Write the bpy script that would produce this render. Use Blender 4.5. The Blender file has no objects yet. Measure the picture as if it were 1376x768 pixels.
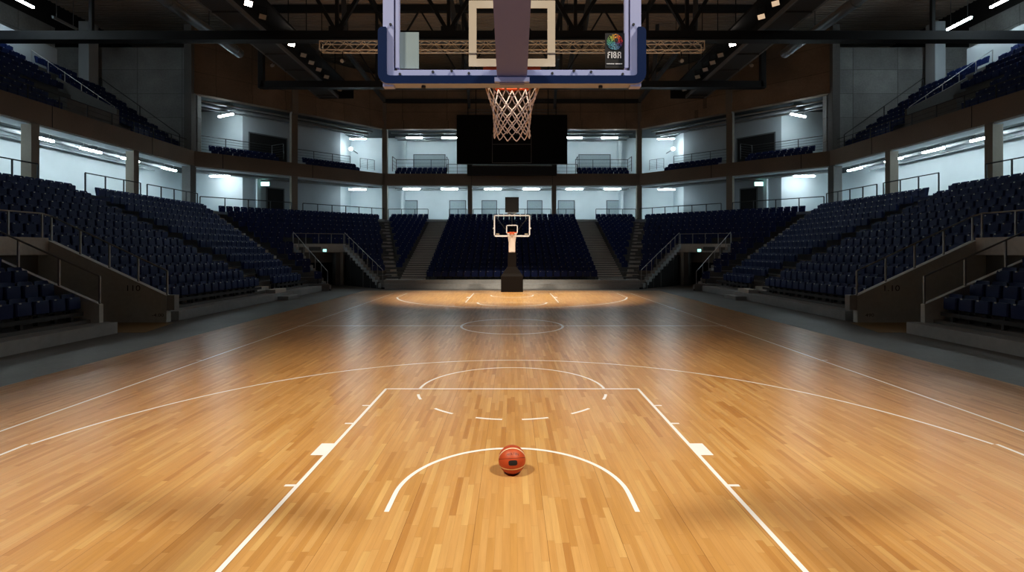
import bpy, bmesh, math, random
from mathutils import Vector, Matrix
random.seed(7)
C = bpy.context.scene.collection
S = bpy.context.scene
PI = math.pi

# ------------------------------------------------------------------ materials
def newmat(name):
    m = bpy.data.materials.new(name); m.use_nodes = True
    nt = m.node_tree; b = nt.nodes['Principled BSDF']
    return m, nt, b
def N(nt, typ, **kw):
    n = nt.nodes.new(typ)
    for k, v in kw.items(): setattr(n, k, v)
    return n
def setin(nt, sock, v):
    if hasattr(v, 'is_output'): nt.links.new(v, sock)
    else: sock.default_value = v
def M_(nt, op, a, b=None, c=None, clamp=False):
    n = N(nt, 'ShaderNodeMath', operation=op); n.use_clamp = clamp
    setin(nt, n.inputs[0], a)
    if b is not None: setin(nt, n.inputs[1], b)
    if c is not None: setin(nt, n.inputs[2], c)
    return n.outputs[0]
def mixc(nt, f, a, b, blend='MIX'):
    n = N(nt, 'ShaderNodeMix', data_type='RGBA', blend_type=blend)
    setin(nt, n.inputs[0], f); setin(nt, n.inputs[6], a); setin(nt, n.inputs[7], b)
    return n.outputs[2]
def c4(c): return (c[0], c[1], c[2], 1.0)
def plain(name, col, rough=.5, metal=0., var=.12, scale=6., spec=None):
    m, nt, b = newmat(name)
    g = N(nt, 'ShaderNodeNewGeometry')
    nz = N(nt, 'ShaderNodeTexNoise'); nz.inputs['Scale'].default_value = scale; nz.inputs['Detail'].default_value = 3
    nt.links.new(g.outputs['Position'], nz.inputs['Vector'])
    k = M_(nt, 'MULTIPLY_ADD', nz.outputs['Fac'], 2*var, 1-var)
    hs = N(nt, 'ShaderNodeVectorMath', operation='SCALE'); hs.inputs[0].default_value = col
    nt.links.new(k, hs.inputs['Scale']); nt.links.new(hs.outputs[0], b.inputs['Base Color'])
    b.inputs['Roughness'].default_value = rough; b.inputs['Metallic'].default_value = metal
    if spec is not None: b.inputs['Specular IOR Level'].default_value = spec
    return m
def emit(name, col, strength):
    m, nt, b = newmat(name)
    b.inputs['Base Color'].default_value = (.8, .8, .8, 1)
    b.inputs['Emission Color'].default_value = c4(col); b.inputs['Emission Strength'].default_value = strength
    return m
def concrete(name, col, joints=True, var=.35, rough=.75, pitch=2.4, zp=1.25):
    m, nt, b = newmat(name)
    g = N(nt, 'ShaderNodeNewGeometry'); sp = N(nt, 'ShaderNodeSeparateXYZ'); nt.links.new(g.outputs['Position'], sp.inputs[0])
    n1 = N(nt, 'ShaderNodeTexNoise'); n1.inputs['Scale'].default_value = .6; n1.inputs['Detail'].default_value = 6
    n2 = N(nt, 'ShaderNodeTexNoise'); n2.inputs['Scale'].default_value = 7.; n2.inputs['Detail'].default_value = 8
    for n in (n1, n2): nt.links.new(g.outputs['Position'], n.inputs['Vector'])
    k = M_(nt, 'ADD', M_(nt, 'MULTIPLY', n1.outputs['Fac'], 1.3), M_(nt, 'MULTIPLY', n2.outputs['Fac'], .7))
    k = M_(nt, 'MULTIPLY_ADD', k, var, 1-var)
    if joints:
        c = M_(nt, 'MULTIPLY_ADD', sp.outputs[0], .73, sp.outputs[1])
        f1 = M_(nt, 'FRACT', M_(nt, 'DIVIDE', c, pitch)); f2 = M_(nt, 'FRACT', M_(nt, 'DIVIDE', sp.outputs[2], zp))
        j = M_(nt, 'MAXIMUM', M_(nt, 'LESS_THAN', f1, .018), M_(nt, 'LESS_THAN', f2, .022))
        wn = N(nt, 'ShaderNodeTexWhiteNoise', noise_dimensions='2D')
        cv = N(nt, 'ShaderNodeCombineXYZ')
        nt.links.new(M_(nt, 'FLOOR', M_(nt, 'DIVIDE', c, pitch)), cv.inputs[0]); nt.links.new(M_(nt, 'FLOOR', M_(nt, 'DIVIDE', sp.outputs[2], zp)), cv.inputs[1])
        nt.links.new(cv.outputs[0], wn.inputs['Vector'])
        k = M_(nt, 'MULTIPLY', k, M_(nt, 'MULTIPLY_ADD', wn.outputs['Value'], .22, .89))
        k = M_(nt, 'MULTIPLY', k, M_(nt, 'MULTIPLY_ADD', j, -.4, 1.))
    hs = N(nt, 'ShaderNodeVectorMath', operation='SCALE'); hs.inputs[0].default_value = col
    nt.links.new(k, hs.inputs['Scale']); nt.links.new(hs.outputs[0], b.inputs['Base Color'])
    b.inputs['Roughness'].default_value = rough
    bp = N(nt, 'ShaderNodeBump'); bp.inputs['Strength'].default_value = .15; bp.inputs['Distance'].default_value = .02
    nt.links.new(n2.outputs['Fac'], bp.inputs['Height']); nt.links.new(bp.outputs[0], b.inputs['Normal'])
    return m
def wood(name):
    m, nt, b = newmat(name)
    g = N(nt, 'ShaderNodeNewGeometry'); sp = N(nt, 'ShaderNodeSeparateXYZ'); nt.links.new(g.outputs['Position'], sp.inputs[0])
    W, L = .068, .85
    x, y = sp.outputs[0], sp.outputs[1]
    u = M_(nt, 'DIVIDE', M_(nt, 'ADD', x, 50.), W); row = M_(nt, 'FLOOR', u)
    wr = N(nt, 'ShaderNodeTexWhiteNoise', noise_dimensions='1D'); nt.links.new(row, wr.inputs['W'])
    v = M_(nt, 'ADD', M_(nt, 'DIVIDE', y, L), M_(nt, 'MULTIPLY', wr.outputs['Value'], 7.3)); idx = M_(nt, 'FLOOR', v)
    cv = N(nt, 'ShaderNodeCombineXYZ'); nt.links.new(row, cv.inputs[0]); nt.links.new(idx, cv.inputs[1])
    wn = N(nt, 'ShaderNodeTexWhiteNoise', noise_dimensions='2D'); nt.links.new(cv.outputs[0], wn.inputs['Vector'])
    r = wn.outputs['Value']
    fu = M_(nt, 'FRACT', u); fv = M_(nt, 'FRACT', v)
    # grain, stretched along the board and shifted per board
    gc = N(nt, 'ShaderNodeCombineXYZ')
    nt.links.new(M_(nt, 'MULTIPLY', x, 26.), gc.inputs[0]); nt.links.new(M_(nt, 'MULTIPLY', y, 1.6), gc.inputs[1]); nt.links.new(M_(nt, 'MULTIPLY', r, 60.), gc.inputs[2])
    gn = N(nt, 'ShaderNodeTexNoise'); gn.inputs['Scale'].default_value = 1.; gn.inputs['Detail'].default_value = 5; gn.inputs['Roughness'].default_value = .6
    nt.links.new(gc.outputs[0], gn.inputs['Vector'])
    ramp = N(nt, 'ShaderNodeValToRGB'); e = ramp.color_ramp.elements
    e[0].position = 0.; e[0].color = (.42, .205, .066, 1); e[1].position = 1.; e[1].color = (.62, .37, .145, 1)
    for p, c in ((.10, (.49, .255, .083, 1)), (.5, (.54, .287, .106, 1)), (.9, (.575, .325, .126, 1))):
        q = e.new(p); q.color = c
    nt.links.new(r, ramp.inputs['Fac'])
    k = M_(nt, 'MULTIPLY_ADD', gn.outputs['Fac'], .44, .78)
    # soft wear patches
    wn2 = N(nt, 'ShaderNodeTexNoise'); wn2.inputs['Scale'].default_value = .35; wn2.inputs['Detail'].default_value = 4
    nt.links.new(g.outputs['Position'], wn2.inputs['Vector'])
    k = M_(nt, 'MULTIPLY', k, M_(nt, 'MULTIPLY_ADD', wn2.outputs['Fac'], .3, .85))
    # knots
    vo = N(nt, 'ShaderNodeTexVoronoi'); vo.inputs['Scale'].default_value = 1.4; nt.links.new(g.outputs['Position'], vo.inputs['Vector'])
    kn = M_(nt, 'LESS_THAN', vo.outputs['Distance'], .018)
    j1 = M_(nt, 'MAXIMUM', M_(nt, 'LESS_THAN', fu, .028), M_(nt, 'LESS_THAN', fv, .0035))
    seam = M_(nt, 'LESS_THAN', M_(nt, 'FRACT', M_(nt, 'DIVIDE', M_(nt, 'ADD', x, 50.), W*10)), .0065)
    k = M_(nt, 'MULTIPLY', k, M_(nt, 'MULTIPLY_ADD', j1, -.3, 1.)); k = M_(nt, 'MULTIPLY', k, M_(nt, 'MULTIPLY_ADD', seam, -.5, 1.))
    k = M_(nt, 'MULTIPLY', k, M_(nt, 'MULTIPLY_ADD', kn, -.45, 1.))
    sc = N(nt, 'ShaderNodeVectorMath', operation='SCALE'); nt.links.new(ramp.outputs['Color'], sc.inputs[0]); nt.links.new(k, sc.inputs['Scale'])
    nt.links.new(sc.outputs[0], b.inputs['Base Color'])
    b.inputs['Roughness'].default_value = WOOD_R
    b.inputs['Specular IOR Level'].default_value = .28
    bp = N(nt, 'ShaderNodeBump'); bp.inputs['Strength'].default_value = .06; bp.inputs['Distance'].default_value = .01
    nt.links.new(gn.outputs['Fac'], bp.inputs['Height']); nt.links.new(bp.outputs[0], b.inputs['Normal'])
    return m
WOOD_R = .29
mt = {}
mt['wood'] = wood('maple_strip_floor')
mt['line'] = plain('white_floor_paint', (.93, .91, .88), .35, var=.04)
mt['apron'] = concrete('polished_dark_concrete', (.17, .158, .145), joints=False, var=.5, rough=.5)
mt['conc'] = concrete('grey_concrete', (.42, .435, .44), joints=False, var=.45)
mt['concp'] = concrete('pale_portal_concrete', (.66, .68, .66), joints=False, var=.4)
mt['concf'] = concrete('formed_warm_lit_concrete', (.30, .225, .16), joints=True, var=.6, pitch=3.3, zp=2.1)  # brown base colour holds the warm court light
mt['concg'] = concrete('formed_grey_concrete', (.30, .31, .31), joints=True, var=.65, pitch=2.6, zp=1.9)
mt['fascia'] = concrete('fascia_concrete', (.27, .215, .165), joints=False, var=.3)  # warm light from the court put into this brown too
mt['col'] = concrete('column_concrete', (.28, .25, .21), joints=False, var=.25)
mt['terr'] = concrete('terrace_concrete', (.17, .17, .168), joints=False, var=.4)
mt['step'] = concrete('step_concrete', (.66, .64, .60), joints=False, var=.25)
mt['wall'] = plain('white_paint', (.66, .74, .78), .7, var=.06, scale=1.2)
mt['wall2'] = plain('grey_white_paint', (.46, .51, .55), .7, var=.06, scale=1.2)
mt['ceil'] = plain('dark_soffit', (.05, .058, .062), .8)
mt['tan'] = plain('tan_vinyl', (.34, .22, .085), .45)
mt['seat'] = plain('navy_plastic', (.010, .028, .135), .5, var=.15, spec=.3)
mt['plate'] = plain('pale_plate', (.55, .60, .66), .35)
mt['rail'] = plain('galvanised_rail', (.42, .43, .44), .42, .6)
mt['raild'] = plain('dark_steel_rail', (.055, .06, .066), .45, .4)
mt['black'] = plain('matt_black', (.008, .008, .009), .6)
mt['void'] = plain('void_shade_black', (.016, .016, .017), .85)  # near black: unlit portal and doorway insides put into the colour
mt['screen'] = plain('screen_black', (.004, .004, .005), .35, spec=.25)
mt['roofs'] = plain('roof_steel', (.030, .032, .036), .55, .2)
mt['deck'] = plain('roof_deck_metal', (.55, .47, .40), .6, 0.)
mt['galv'] = plain('galvanised_duct', (.45, .48, .50), .35, .8, scale=9)
mt['alu'] = plain('aluminium_truss', (.92, .80, .66), .45, .0)
mt['brace'] = plain('blue_grey_brace', (.17, .20, .235), .5, .3)
mt['bridge'] = plain('bridge_panel', (.085, .082, .082), .6, .2)
mt['bridgeedge'] = plain('bridge_edge', (.24, .235, .23), .5, .3)
mt['tube'] = emit('fluorescent_tube', (.80, .95, 1.), 60.)
mt['tubeoff'] = plain('unlit_tube', (.35, .38, .40), .4)
mt['house'] = plain('lamp_housing', (.30, .32, .34), .5)
mt['lamp'] = emit('warm_lamp_glass', (1., .84, .72), 26.)
mt['lampdim'] = emit('glowing_lamp_glass', (1., .72, .48), .55)
mt['lampoff'] = plain('unlit_lamp_glass', (.42, .40, .38), .3)
mt['exit'] = emit('exit_sign_face', (.45, 1., .88), 5.)
mt['exit2'] = emit('portal_sign_face', (.45, 1., .9), 1.5)
mt['framew'] = plain('white_lacquer', (.36, .40, .62), .4, var=.04)
mt['pad'] = plain('blue_foam_padding', (.0012, .015, .068), .6, spec=.15)
mt['padu'] = plain('pale_bounce_padding', (.30, .34, .44), .6)  # pale colour stands in for floor bounce on the underside
mt['armgrey'] = plain('arm_grey_lacquer', (.125, .15, .33), .5, var=.05)
mt['target'] = plain('cream_target_paint', (.50, .43, .33), .6, var=.05)
mt['sticker'] = plain('pale_sticker', (.25, .32, .33), .5, var=.10, scale=9)
mt['rim'] = plain('orange_rim', (.85, .13, .035), .4)
mt['net'] = plain('net_cord', (.85, .74, .66), .8)
mt['padblack'] = plain('black_base_padding', (.011, .009, .008), .7, spec=.15)
mt['white'] = plain('white_mark', (.80, .80, .80), .5)
mt['greyline'] = plain('grey_trim_line', (.22, .22, .22), .5)
mt['door'] = plain('grey_shutter', (.33, .39, .42), .55)
mt['doorf'] = plain('dark_door_frame', (.13, .145, .155), .5)
mt['ink'] = plain('black_lettering', (.012, .012, .012), .7)

def glassmat():
    m, nt, b = newmat('backboard_glass')
    out = nt.nodes['Material Output']; nt.nodes.remove(b)
    tr = N(nt, 'ShaderNodeBsdfTransparent'); tr.inputs[0].default_value = (.93, .96, .95, 1)
    gl = N(nt, 'ShaderNodeBsdfGlossy'); gl.inputs['Roughness'].default_value = .05
    fr = N(nt, 'ShaderNodeFresnel'); fr.inputs['IOR'].default_value = 1.35
    mx = N(nt, 'ShaderNodeMixShader'); nt.links.new(fr.outputs[0], mx.inputs[0]); nt.links.new(tr.outputs[0], mx.inputs[1]); nt.links.new(gl.outputs[0], mx.inputs[2])
    nt.links.new(mx.outputs[0], out.inputs['Surface'])
    return m
mt['glass'] = glassmat()

def ballmat():
    m, nt, b = newmat('basketball_leather')
    tc = N(nt, 'ShaderNodeTexCoord'); nm = N(nt, 'ShaderNodeVectorMath', operation='NORMALIZE'); nt.links.new(tc.outputs['Object'], nm.inputs[0])
    def band(n, off, w):
        d = N(nt, 'ShaderNodeVectorMath', operation='DOT_PRODUCT'); nt.links.new(nm.outputs[0], d.inputs[0]); d.inputs[1].default_value = Vector(n).normalized()
        return M_(nt, 'LESS_THAN', M_(nt, 'ABSOLUTE', M_(nt, 'SUBTRACT', d.outputs['Value'], off)), w)
    top, bot = ((0, .795, .607), -.07), ((0, -.408, .913), -.33)
    cream = M_(nt, 'MAXIMUM', band(*top, .046), band(*bot, .046))
    edge = M_(nt, 'MAXIMUM', band(*top, .058), band(*bot, .058))
    seam = M_(nt, 'MAXIMUM', band((0, 0, 1), .06, .014), band((1, 0, 0), 0., .0))
    vo = N(nt, 'ShaderNodeTexVoronoi'); vo.inputs['Scale'].default_value = 190.; nt.links.new(tc.outputs['Object'], vo.inputs['Vector'])
    nz = N(nt, 'ShaderNodeTexNoise'); nz.inputs['Scale'].default_value = 9.; nt.links.new(tc.outputs['Object'], nz.inputs['Vector'])
    base = mixc(nt, nz.outputs['Fac'], (.36, .058, .018, 1), (.50, .092, .028, 1))
    c = mixc(nt, seam, base, (.02, .012, .01, 1)); c = mixc(nt, edge, c, (.10, .03, .015, 1)); c = mixc(nt, cream, c, (.82, .66, .46, 1))
    nt.links.new(c, b.inputs['Base Color']); b.inputs['Roughness'].default_value = .45
    bp = N(nt, 'ShaderNodeBump'); bp.inputs['Strength'].default_value = .25; bp.inputs['Distance'].default_value = .002
    nt.links.new(vo.outputs['Distance'], bp.inputs['Height']); nt.links.new(bp.outputs[0], b.inputs['Normal'])
    return m
mt['ball'] = ballmat()
def emblemmat():
    m, nt, b = newmat('emblem_mosaic')
    tc = N(nt, 'ShaderNodeTexCoord'); sp = N(nt, 'ShaderNodeSeparateXYZ'); nt.links.new(tc.outputs['Object'], sp.inputs[0])
    ang = M_(nt, 'ARCTAN2', sp.outputs[2], sp.outputs[0])
    h = M_(nt, 'FRACT', M_(nt, 'ADD', M_(nt, 'DIVIDE', ang, 2*PI), 1.))
    ramp = N(nt, 'ShaderNodeValToRGB'); e = ramp.color_ramp.elements
    e[0].position = 0.; e[0].color = (.55, .04, .05, 1); e[1].position = 1.; e[1].color = (.35, .03, .09, 1)
    for p, c in ((.12, (.75, .10, .03, 1)), (.24, (.75, .33, .04, 1)), (.36, (.35, .42, .06, 1)), (.47, (.08, .33, .16, 1)), (.60, (.05, .22, .30, 1)), (.75, (.12, .28, .36, 1)), (.90, (.03, .06, .2, 1))):
        q = e.new(p); q.color = c
    nt.links.new(h, ramp.inputs['Fac'])
    vo = N(nt, 'ShaderNodeTexVoronoi', feature='DISTANCE_TO_EDGE'); vo.inputs['Scale'].default_value = 75.; nt.links.new(tc.outputs['Object'], vo.inputs['Vector'])
    f = M_(nt, 'GREATER_THAN', vo.outputs['Distance'], .09)
    nt.links.new(mixc(nt, f, (.006, .006, .008, 1), ramp.outputs['Color']), b.inputs['Base Color']); b.inputs['Roughness'].default_value = .5
    return m
mt['emblem'] = emblemmat()

# ------------------------------------------------------------------ mesh helpers
class MB:
    def __init__(s): s.v, s.f, s.m = [], [], []
    def add(s, vs, fs, mi=0):
        o = len(s.v); s.v += [tuple(v) for v in vs]
        for f in fs: s.f.append(tuple(i+o for i in f)); s.m.append(mi)
        return s
    def box(s, x0, x1, y0, y1, z0, z1, mi=0):
        x0, x1 = min(x0, x1), max(x0, x1); y0, y1 = min(y0, y1), max(y0, y1)
        return s.add([(x0,y0,z0),(x1,y0,z0),(x1,y1,z0),(x0,y1,z0),(x0,y0,z1),(x1,y0,z1),(x1,y1,z1),(x0,y1,z1)],
              [(0,3,2,1),(4,5,6,7),(0,1,5,4),(1,2,6,5),(2,3,7,6),(3,0,4,7)], mi)
    def prism(s, poly, z0, z1, mi=0):           # plan polygon extruded in z; z0/z1 numbers
        n = len(poly)
        a = sum(poly[i][0]*poly[(i+1)%n][1]-poly[(i+1)%n][0]*poly[i][1] for i in range(n))
        if a < 0: poly = poly[::-1]
        vs = [(p[0], p[1], z0) for p in poly]+[(p[0], p[1], z1) for p in poly]
        fs = [tuple(range(n-1,-1,-1)), tuple(range(n,2*n))]+[(i,(i+1)%n,n+(i+1)%n,n+i) for i in range(n)]
        return s.add(vs, fs, mi)
    def loft(s, A, B, mi=0):                    # two matching rings of 3d points, capped
        n = len(A)
        return s.add(list(A)+list(B), [tuple(range(n-1,-1,-1)), tuple(range(n,2*n))]+[(i,(i+1)%n,n+(i+1)%n,n+i) for i in range(n)], mi)
    def rings(s, R, cap=True, mi=0, closed=False):
        n = len(R[0]); vs = [p for r in R for p in r]; fs = []
        for k in range(len(R)-1 if not closed else len(R)):
            k2 = (k+1) % len(R)
            fs += [(k*n+i, k*n+(i+1)%n, k2*n+(i+1)%n, k2*n+i) for i in range(n)]
        if cap and not closed: fs += [tuple(range(n-1,-1,-1)), tuple((len(R)-1)*n+i for i in range(n))]
        return s.add(vs, fs, mi)
    def tube(s, pts, r, n=8, mi=0, closed=False):
        pts = [Vector(p) for p in pts]; R = []; up = None
        for i, p in enumerate(pts):
            a = pts[i-1] if (i > 0 or closed) else p
            b = pts[(i+1) % len(pts)] if (i < len(pts)-1 or closed) else p
            t = (b-a).normalized()
            if up is None: up = Vector((0,0,1)) if abs(t.z) < .9 else Vector((1,0,0))
            e1 = t.cross(up).normalized(); e2 = e1.cross(t).normalized(); up = e2
            R.append([p+e1*(r*math.cos(2*PI*k/n))+e2*(r*math.sin(2*PI*k/n)) for k in range(n)])
        return s.rings(R, True, mi, closed)
    def bar(s, p, q, w, h, mi=0):               # rectangular bar, h measured towards +z
        p, q = Vector(p), Vector(q); t = (q-p).normalized()
        up = Vector((0,0,1)) if abs(t.z) < .95 else Vector((0,1,0))
        e1 = t.cross(up).normalized()*(w/2); e2 = e1.cross(t).normalized()*(h/2)
        ring = lambda c: [c-e1-e2, c+e1-e2, c+e1+e2, c-e1+e2]
        return s.loft(ring(p), ring(q), mi)
    def disc(s, c, r, axis='y', n=24, th=.01, mi=0):
        c = Vector(c); A, B = [], []
        for k in range(n):
            u, w = r*math.cos(2*PI*k/n), r*math.sin(2*PI*k/n)
            d = {'y': Vector((u,0,w)), 'x': Vector((0,u,w)), 'z': Vector((u,w,0))}[axis]
            h = {'y': Vector((0,th/2,0)), 'x': Vector((th/2,0,0)), 'z': Vector((0,0,th/2))}[axis]
            A.append(c+d-h); B.append(c+d+h)
        return s.loft(A, B, mi)
    def mesh(s, name, mats, off=(0,0,0), smooth=True):
        me = bpy.data.meshes.new(name)
        o = Vector(off)
        me.from_pydata([(v[0]-o.x, v[1]-o.y, v[2]-o.z) for v in s.v], [], s.f)
        for m in (mats if isinstance(mats, (list, tuple)) else [mats]): me.materials.append(mt[m] if isinstance(m, str) else m)
        if any(s.m): me.polygons.foreach_set('material_index', s.m)
        bm = bmesh.new(); bm.from_mesh(me); bmesh.ops.recalc_face_normals(bm, faces=bm.faces); bm.to_mesh(me); bm.free()
        if smooth:
            me.polygons.foreach_set('use_smooth', [True]*len(me.polygons)); me.set_sharp_from_angle(angle=math.radians(38))
        me.update(); return me
LABELS = {}
def tag(o, label, cat, group=None, kind=None):
    o['label'] = label; o['category'] = cat
    if group: o['group'] = group
    if kind: o['kind'] = kind
    LABELS.setdefault(label, []).append(o.name)
    return o
def single(name, mb, mats, label, cat, group=None, kind=None, smooth=True):    # one mesh, origin at its base
    xs, ys, zs = zip(*mb.v); off = ((min(xs)+max(xs))/2, (min(ys)+max(ys))/2, min(zs))
    o = bpy.data.objects.new(name, mb.mesh(name, mats, off, smooth)); C.objects.link(o); o.location = off
    return tag(o, label, cat, group, kind)
def struct(name, mb, mats, label, cat, smooth=True): return single(name, mb, mats, label, cat, None, 'structure', smooth)
def thing(name, loc, label, cat, group=None, kind=None):
    o = bpy.data.objects.new(name, None); C.objects.link(o); o.location = loc; o.empty_display_size = .2
    return tag(o, label, cat, group, kind)
def wloc(o):
    v = Vector((0,0,0))
    while o is not None: v += o.location; o = o.parent
    return v
def part(name, mb, mats, parent, label=None, smooth=True):                    # verts given in world coordinates, unrotated parents only
    o = bpy.data.objects.new(name, mb.mesh(name, mats, wloc(parent), smooth)); C.objects.link(o); o.parent = parent
    if label: o['label'] = label
    return o
def copy_tree(o, parent=None):
    c = o.copy(); C.objects.link(c); c.parent = parent
    for ch in o.children: copy_tree(ch, c)
    return c
def textmesh(body, size, parent=None):
    cu = bpy.data.curves.new('lettering', 'FONT'); cu.body = body; cu.size = size; cu.align_x = 'CENTER'; cu.align_y = 'CENTER'; cu.extrude = .0; cu.resolution_u = 3
    ob = bpy.data.objects.new('lettering', cu); C.objects.link(ob)
    bpy.context.view_layer.update()
    me = bpy.data.meshes.new_from_object(ob.evaluated_get(bpy.context.evaluated_depsgraph_get()))
    bpy.data.objects.remove(ob); bpy.data.curves.remove(cu)
    return me
ORD = 'zeroth first second third fourth fifth sixth seventh eighth ninth tenth eleventh twelfth thirteenth fourteenth fifteenth sixteenth seventeenth eighteenth nineteenth twentieth'.split()
ORD += ['twenty-'+w for w in ORD[1:10]]+['thirtieth']+['thirty-'+w for w in ORD[1:10]]+['fortieth']+['forty-'+w for w in ORD[1:10]]+['fiftieth']+['fifty-'+w for w in ORD[1:10]]+['sixtieth']
SIDE = {-1: 'left', 1: 'right'}

# ------------------------------------------------------------------ layout numbers (metres; camera stands at x=0, y=0)
CAM_H = 2.64
BASE = 3.9                      # near baseline
Z0, RISE, RUN, NS = .47, .42, .838, 13
A0 = 13.5
CZ = Z0+RISE*NS                 # lower concourse floor
A_IN, B_IN, A_OUT, B_OUT = (13.5, 33.3), (8.7, 36.6), (24.4, 40.2), (12.9, 50.6)
FA, FB = (25., 39.5), (12.95, 51.)            # facade corner points
E = Vector((FB[0]-FA[0], FB[1]-FA[1])); FL = E.length; E /= FL; NO = Vector((-E.y*-1, E.x*-1))   # outward
NO = Vector((.690, .723)).normalized()
def dg(t, off=0.):                             # a point on the corner facade, t 0..1
    return (FA[0]+E.x*FL*t+NO.x*off, FA[1]+E.y*FL*t+NO.y*off)
F_LO, F_HI = 9.4, 10.56                        # balcony beam
G_TOP, R_LO = 15.1, 20.4
NF, D0, D1 = 17, 36.6, 51.0
RUNF, RISEF = (D1-D0)/NF, (CZ-Z0)/NF
SX = (6.45, 8.3)                               # wide far stairs
# portals
PD0, PD1, PK = 16.25, 18.75, 5
PO, PC, PU = Vector((12.4, 34.2)), Vector((-3.2, 1.4)), Vector((.707, .707))
def in_portal(a, d, m=.35, L=6.0):
    det = PC.x*PU.y-PC.y*PU.x; q = Vector((a, d))-PO
    c = (q.x*PU.y-q.y*PU.x)/det; u = (PC.x*q.y-PC.y*q.x)/det
    return -m/3.5 < c < 1+m/3.5 and u < L
def lerp(p, q, t): return (p[0]+(q[0]-p[0])*t, p[1]+(q[1]-p[1])*t)

# ------------------------------------------------------------------ floor and markings
fl = struct('floor', MB().box(-10, 10, -5, 34.2, -.06, 0.), 'wood', 'glossy maple strip basketball court floor with white lines', 'floor', smooth=False)
ap = MB()
for x0, x1, y0, y1 in ((-30,-10,-5,60),(10,30,-5,60),(-10,10,34.2,60)): ap.box(x0, x1, y0, y1, -.06, -.004)
struct('floor_apron', ap, 'apron', 'dark grey polished concrete apron around the wooden court', 'floor', smooth=False)
LN = MB(); LZ = .0025
def lrect(x0, x1, y0, y1): LN.add([(x0,y0,LZ),(x1,y0,LZ),(x1,y1,LZ),(x0,y1,LZ)], [(0,1,2,3)])
def larc(cx, cy, r, a0, a1, n=64, w=.05):
    vs = []; fs = []
    for i in range(n+1):
        a = math.radians(a0+(a1-a0)*i/n)
        vs += [(cx+(r-w)*math.cos(a), cy+(r-w)*math.sin(a), LZ), (cx+r*math.cos(a), cy+r*math.sin(a), LZ)]
    for i in range(n): fs.append((2*i, 2*i+1, 2*i+3, 2*i+2))
    LN.add(vs, fs)
FAR = BASE+28
for x in (-7.55, 7.5): lrect(x, x+.05, BASE, FAR)
lrect(-7.55, 7.55, BASE-.05, BASE); lrect(-7.55, 7.55, FAR, FAR+.05)
lrect(-7.65, 7.65, BASE+14-.035, BASE+14+.035)
larc(0, BASE+14, 1.84, 0, 360, 96, .085)
for sgn, b in ((1, BASE), (-1, FAR)):
    Y = lambda t: b+sgn*t
    def rr(x0, x1, t0, t1): lrect(x0, x1, min(Y(t0), Y(t1)), max(Y(t0), Y(t1)))
    for s in (-1, 1):
        rr(s*2.45-(.05 if s > 0 else 0), s*2.45+(.05 if s < 0 else 0), 0, 5.8)
        for t in (1.75, 3.75+.05, 4.65+.05): rr(s*2.45, s*2.57, t, t+.05)
        rr(s*2.45, s*2.62, 2.62, 3.02)
        rr(s*6.65-.025, s*6.65+.025, 0, 2.99)
        rr(s*7.5, s*7.68, 8.3, 8.35)
        rr(s*1.275-.025, s*1.275+.025, 1.2, 1.575)
    rr(-2.45, 2.45, 5.75, 5.8)
    a = math.degrees(math.asin(1.42/6.75))
    if sgn > 0:
        larc(0, Y(1.575), 6.775, 12.1, 167.9, 128); larc(0, Y(1.575), 1.3, 0, 180, 48); larc(0, Y(5.8)-.025, 1.8, 0, 180, 48)
        for q in (188, 213, 242, 273, 304, 333): pass
        for c0, c1 in ((192, 203), (223, 237), (251, 265), (275, 289), (303, 317), (337, 348)): larc(0, Y(5.8)-.025, 1.8, c0, c1, 10)
    else:
        larc(0, Y(1.575), 6.80, 192.1, 347.9, 128, .1); larc(0, Y(1.575), 1.3, 180, 360, 48, .09); larc(0, Y(5.8)+.025, 1.84, 180, 360, 48, .1)
part('court_marking', LN, 'line', fl, 'white painted basketball court lines', smooth=False)

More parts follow.
